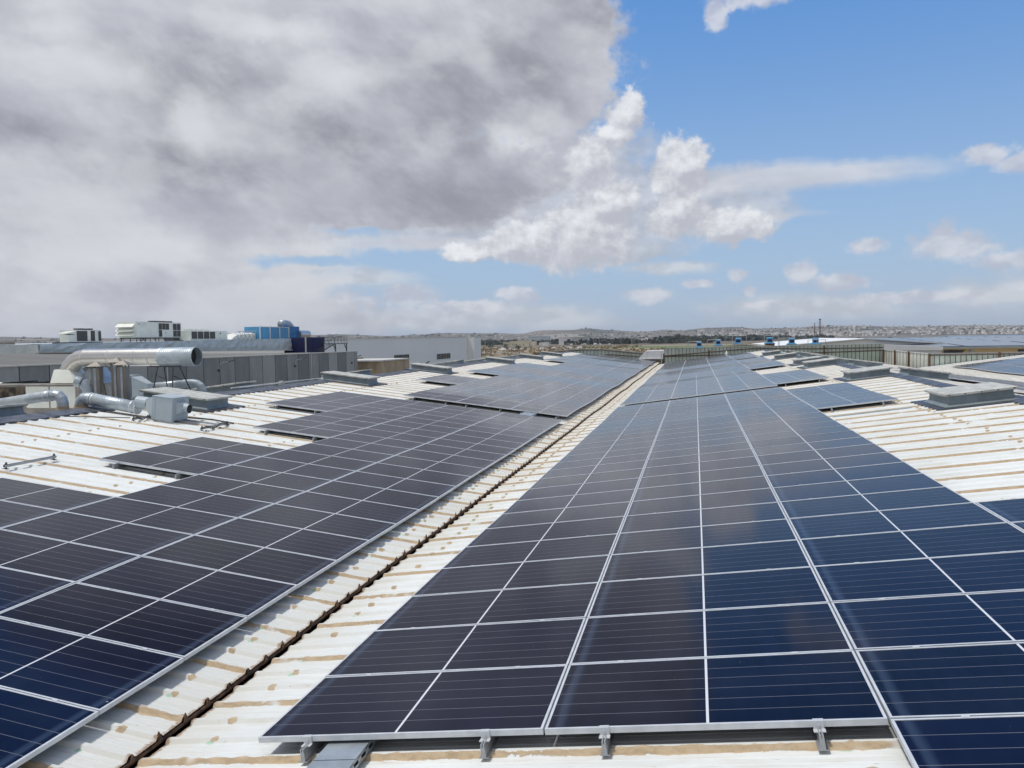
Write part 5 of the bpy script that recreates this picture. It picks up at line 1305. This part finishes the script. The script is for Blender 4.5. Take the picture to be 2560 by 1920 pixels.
# street lamps
lamp0 = None
lamps = [(-20.3,1250),(-20.0,1270),(-19.3,1180),(-19.0,1190),(-18.6,1200),(-18.35,1290),(-17.9,1240),(-17.5,1200),(-17.3,1320),(-17.15,1210),(-17.0,1260),(-16.7,1190),(-16.6,1350),(-16.4,1230),(-15.7,1300),(-15.2,1340),(-14.9,1240),(-14.3,1400),(-13.6,1420),(-13.2,1380),(-12.0,1260),(-11.9,1150),(-11.75,1170),(-11.6,1160),(-11.2,1400),(-10.9,1330),(-10.2,1210),(-9.6,1400),(-8.4,1240),(-7.1,1050),(-6.7,960),(-4.4,820)]
for i, (a, d) in enumerate(lamps):
    if lamp0 is None:
        lamp0 = thing('street_lamp', 'tall thin grey street lamp among many on the plain beyond the roofs', 'street lamp', (0,0,GZ), (0,0,0), 'street lamps on the plain')
        mb = MB(); mb.tube([(0,0,0),(0,0,11),(0,0,13.2)], [.22,.16,.12], 6); l1 = mb.build('pole', M['pole'], lamp0)
        mb = MB(); mb.tube([(0,0,13.1),(1.3,0,13.6),(2.2,0,13.6)], .12, 5); l2 = mb.build('arm', M['pole'], lamp0)
        cur = lamp0
    else:
        cur = lamp0.copy(); COL.objects.link(cur)
        for c in (l1, l2): d_ = c.copy(); COL.objects.link(d_); d_.parent = cur
    cur.location = (d*math.sin(R(a)), d*math.cos(R(a)), GZ); cur.rotation_euler.z = rng.choice((0, 3.14)) + rng.uniform(-.3,.3); cur.scale = (1,1,rng.uniform(.85,1.1))
# pylons
def lattice(t, x, wd, h, nm='tower'):
    mb = MB(); n_ = int(h/3.2)
    for sx in (-1,1):
        for sy in (-1,1): mb.bar((x+sx*wd/2, sy*wd/2, 0), (x+sx*wd/2*.8, sy*wd/2*.8, h), .35)
    for k in range(n_):
        z0, z1 = h*k/n_, h*(k+1)/n_
        for sy in (-1,1):
            mb.bar((x-wd/2,sy*wd/2,z0),(x+wd/2,sy*wd/2,z1),.22); mb.bar((x+wd/2,sy*wd/2,z0),(x-wd/2,sy*wd/2,z1),.22)
    return mb.build(nm, M['rust'], t)
a, d = R(8.1), 1900; t = thing('lattice_mast', 'tall brown lattice mast with a shorter twin beside it rising over the far town', 'mast', (d*math.sin(a), d*math.cos(a), GZ))
lattice(t, 3.5, 3.4, 47); lattice(t, -7.5, 1.5, 39, 'side_tower')
mb = MB(); mb.bar((-7.5,0,38.5),(3.5,0,38.5),.25); mb.bar((-7.5,0,24),(3.5,0,24),.25); mb.build('crossbar', M['rust'], t)
mb = MB(); mb.box(1.5,5.5,-2,2,45,47.5); mb.build('head', M['steel_dark'], t)
mb = MB()
for s_ in (-1,1): mb.tube([(3.5+s_*i*28, 0, 31-9*math.sin(math.pi*i/10.)-.3*i) for i in range(11)], .12, 4)
mb.build('wires', M['steel_dark'], t)
a, d = R(10.1), 1500; t = thing('portal_pylon', 'small twin-legged power pylon on the mud flats', 'pylon', (d*math.sin(a), d*math.cos(a), GZ))
for sx in (-2.6, 2.6):
    mb = MB(); mb.bar((sx,0,0),(sx*.9,0,13.5),.35); mb.bar((sx-.8,0,13.2),(sx+.8,0,13.2),.3); mb.build('leg', M['steel_dark'], t)
mb = MB(); mb.bar((-3.5,0,12.4),(3.5,0,12.4),.3); mb.build('crossbar', M['steel_dark'], t)

# distant towns
hs = []
for (w_, d_, h_, mt) in ((16,12,9,'house1'),(11,11,7,'house1'),(22,13,10,'house1'),(14,12,14,'house1'),(13,10,7,'house2'),(30,16,8,'house1')):
    mb = MB(); mb.box(-w_/2,w_/2,-d_/2,d_/2,-6,h_); mb.box(-w_*.2,w_*.15,-d_*.3,d_*.2,h_,h_+2.6); mb.box(-w_/2-.3,w_/2+.3,-d_/2-.3,d_/2+.3,h_-.2,h_+.5)
    hs.append((mb, M[mt]))
meshes = []
for mb, mt in hs:
    o = mb.build('house', mt); meshes.append(o.data); bpy.data.objects.remove(o)
def place(a, d, scale=1.):
    return Vector((d*math.sin(R(a)), d*math.cos(R(a)), land_z(a, d))), rng.uniform(0,3.1), scale*rng.uniform(.7,1.25)
town = []
def spread(n, a0, a1, d0, d1, sc=1., keep=-.2, which='right'):
    c = 0
    while c < n:
        a = rng.uniform(a0,a1); d = d0 + (d1-d0)*rng.random()**1.1
        if mn.noise(Vector((a*1.1, d/350., 9))) < keep: continue
        town.append((which,)+place(a, d, sc)); c += 1
spread(560, 6.5, 23., 3700, 6500, .62, -.25, 'right')
spread(260, .2, 8., 3700, 5600, .6, -.2, 'right')
spread(90, -10, -3, 3600, 5200, .6, -.1, 'mid')
spread(200, -26, -10, 3400, 5600, .5, -.1, 'left')
spread(150, -47, -30, 3200, 5600, .5, -.1, 'left')
town.sort(key=lambda q: q[1].length/q[3])
lab = {'right': ('pale house in the white town on the slopes to the right', 'houses of the far town on the right'),
       'mid': ('pale house in the small settlement below the central hills', 'houses below the central hills'),
       'left': ('small pale house scattered on the dark slopes to the left', 'houses on the left hillsides')}
rest = MB()
for i, (wh_, p, rz, sc) in enumerate(town):
    k = rng.choice((0,0,1,1,2,3,5) if wh_ == 'right' else (0,1,1,4,4,2))
    if i < 290:
        o = bpy.data.objects.new('house', meshes[k]); COL.objects.link(o); o.location = p; o.rotation_euler.z = rz; o.scale = (sc,)*3
        tag(o, lab[wh_][0], 'house', lab[wh_][1])
    else:
        mx = Matrix.Translation(p) @ Matrix.Rotation(rz, 4, 'Z') @ Matrix.Scale(sc, 4); src = hs[k][0]; o_ = len(rest.v)
        for v in src.v: rest.v.append(tuple(mx @ Vector(v)))
        for f_ in src.f: rest.f.append(tuple(q+o_ for q in f_)); rest.m.append(0)
tag(rest.build('houses', M['house1']), 'hundreds of tiny pale houses filling the far town and hillsides', 'houses', None, 'stuff')
a, d = R(10.35), 4100; t = thing('minaret', 'slim white minaret standing over the far town', 'tower', (d*math.sin(a), d*math.cos(a), land_z(10.35, d)))
mb = MB(); mb.tube([(0,0,-5),(0,0,30),(0,0,30.2),(0,0,33)], [4,3.4,4.6,4.4], 10); mb.build('shaft', M['house1'], t)
mb = MB(); mb.tube([(0,0,33),(0,0,38),(0,0,43)], [2.6,2.2,.2], 10); mb.build('top', M['house1'], t)
# row of apartment blocks below the central hills
for k in range(16):
    a = -11.6 + .25*k + rng.uniform(-.05,.05); d = 3500+rng.uniform(-120,120)
    mb = MB(); w_ = rng.uniform(14,24); h_ = rng.uniform(20,34)
    mb.box(-w_/2,w_/2,-6,6,-6,h_)
    for l in range(int(h_//4)): mb.box(-w_/2-.15,w_/2+.15,-6.15,6.15,4*l+3.2,4*l+3.6)
    o = mb.build('apartment_block', M['house1'], None, (d*math.sin(R(a)), d*math.cos(R(a)), land_z(a, d)))
    tag(o, 'pale upright apartment block in the row below the central hills', 'apartment block', 'apartment blocks below the central hills')

# the air: pale even haze round everything
m = bpy.data.materials.new('air'); m.use_nodes = True; nt = m.node_tree; nt.nodes.clear()
out = nt.nodes.new('ShaderNodeOutputMaterial'); pv = nt.nodes.new('ShaderNodeVolumePrincipled')
pv.inputs['Color'].default_value = (.80,.88,1.0,1); pv.inputs['Density'].default_value = 5.0e-5; pv.inputs['Anisotropy'].default_value = 0.
nt.links.new(pv.outputs[0], out.inputs['Volume'])
mb = MB(); mb.box(-13000,13000,-13000,13000,-80,130)
hz_o = mb.build('haze', m); tag(hz_o, 'thin pale blue haze over the plain', 'haze', None, 'stuff'); hz_o.display_type = 'WIRE'
SC.cycles.volume_bounces = 0
SC.cycles.max_bounces = 6; SC.cycles.diffuse_bounces = 3; SC.cycles.glossy_bounces = 3
SC.cycles.use_adaptive_sampling = True; SC.cycles.adaptive_threshold = .02
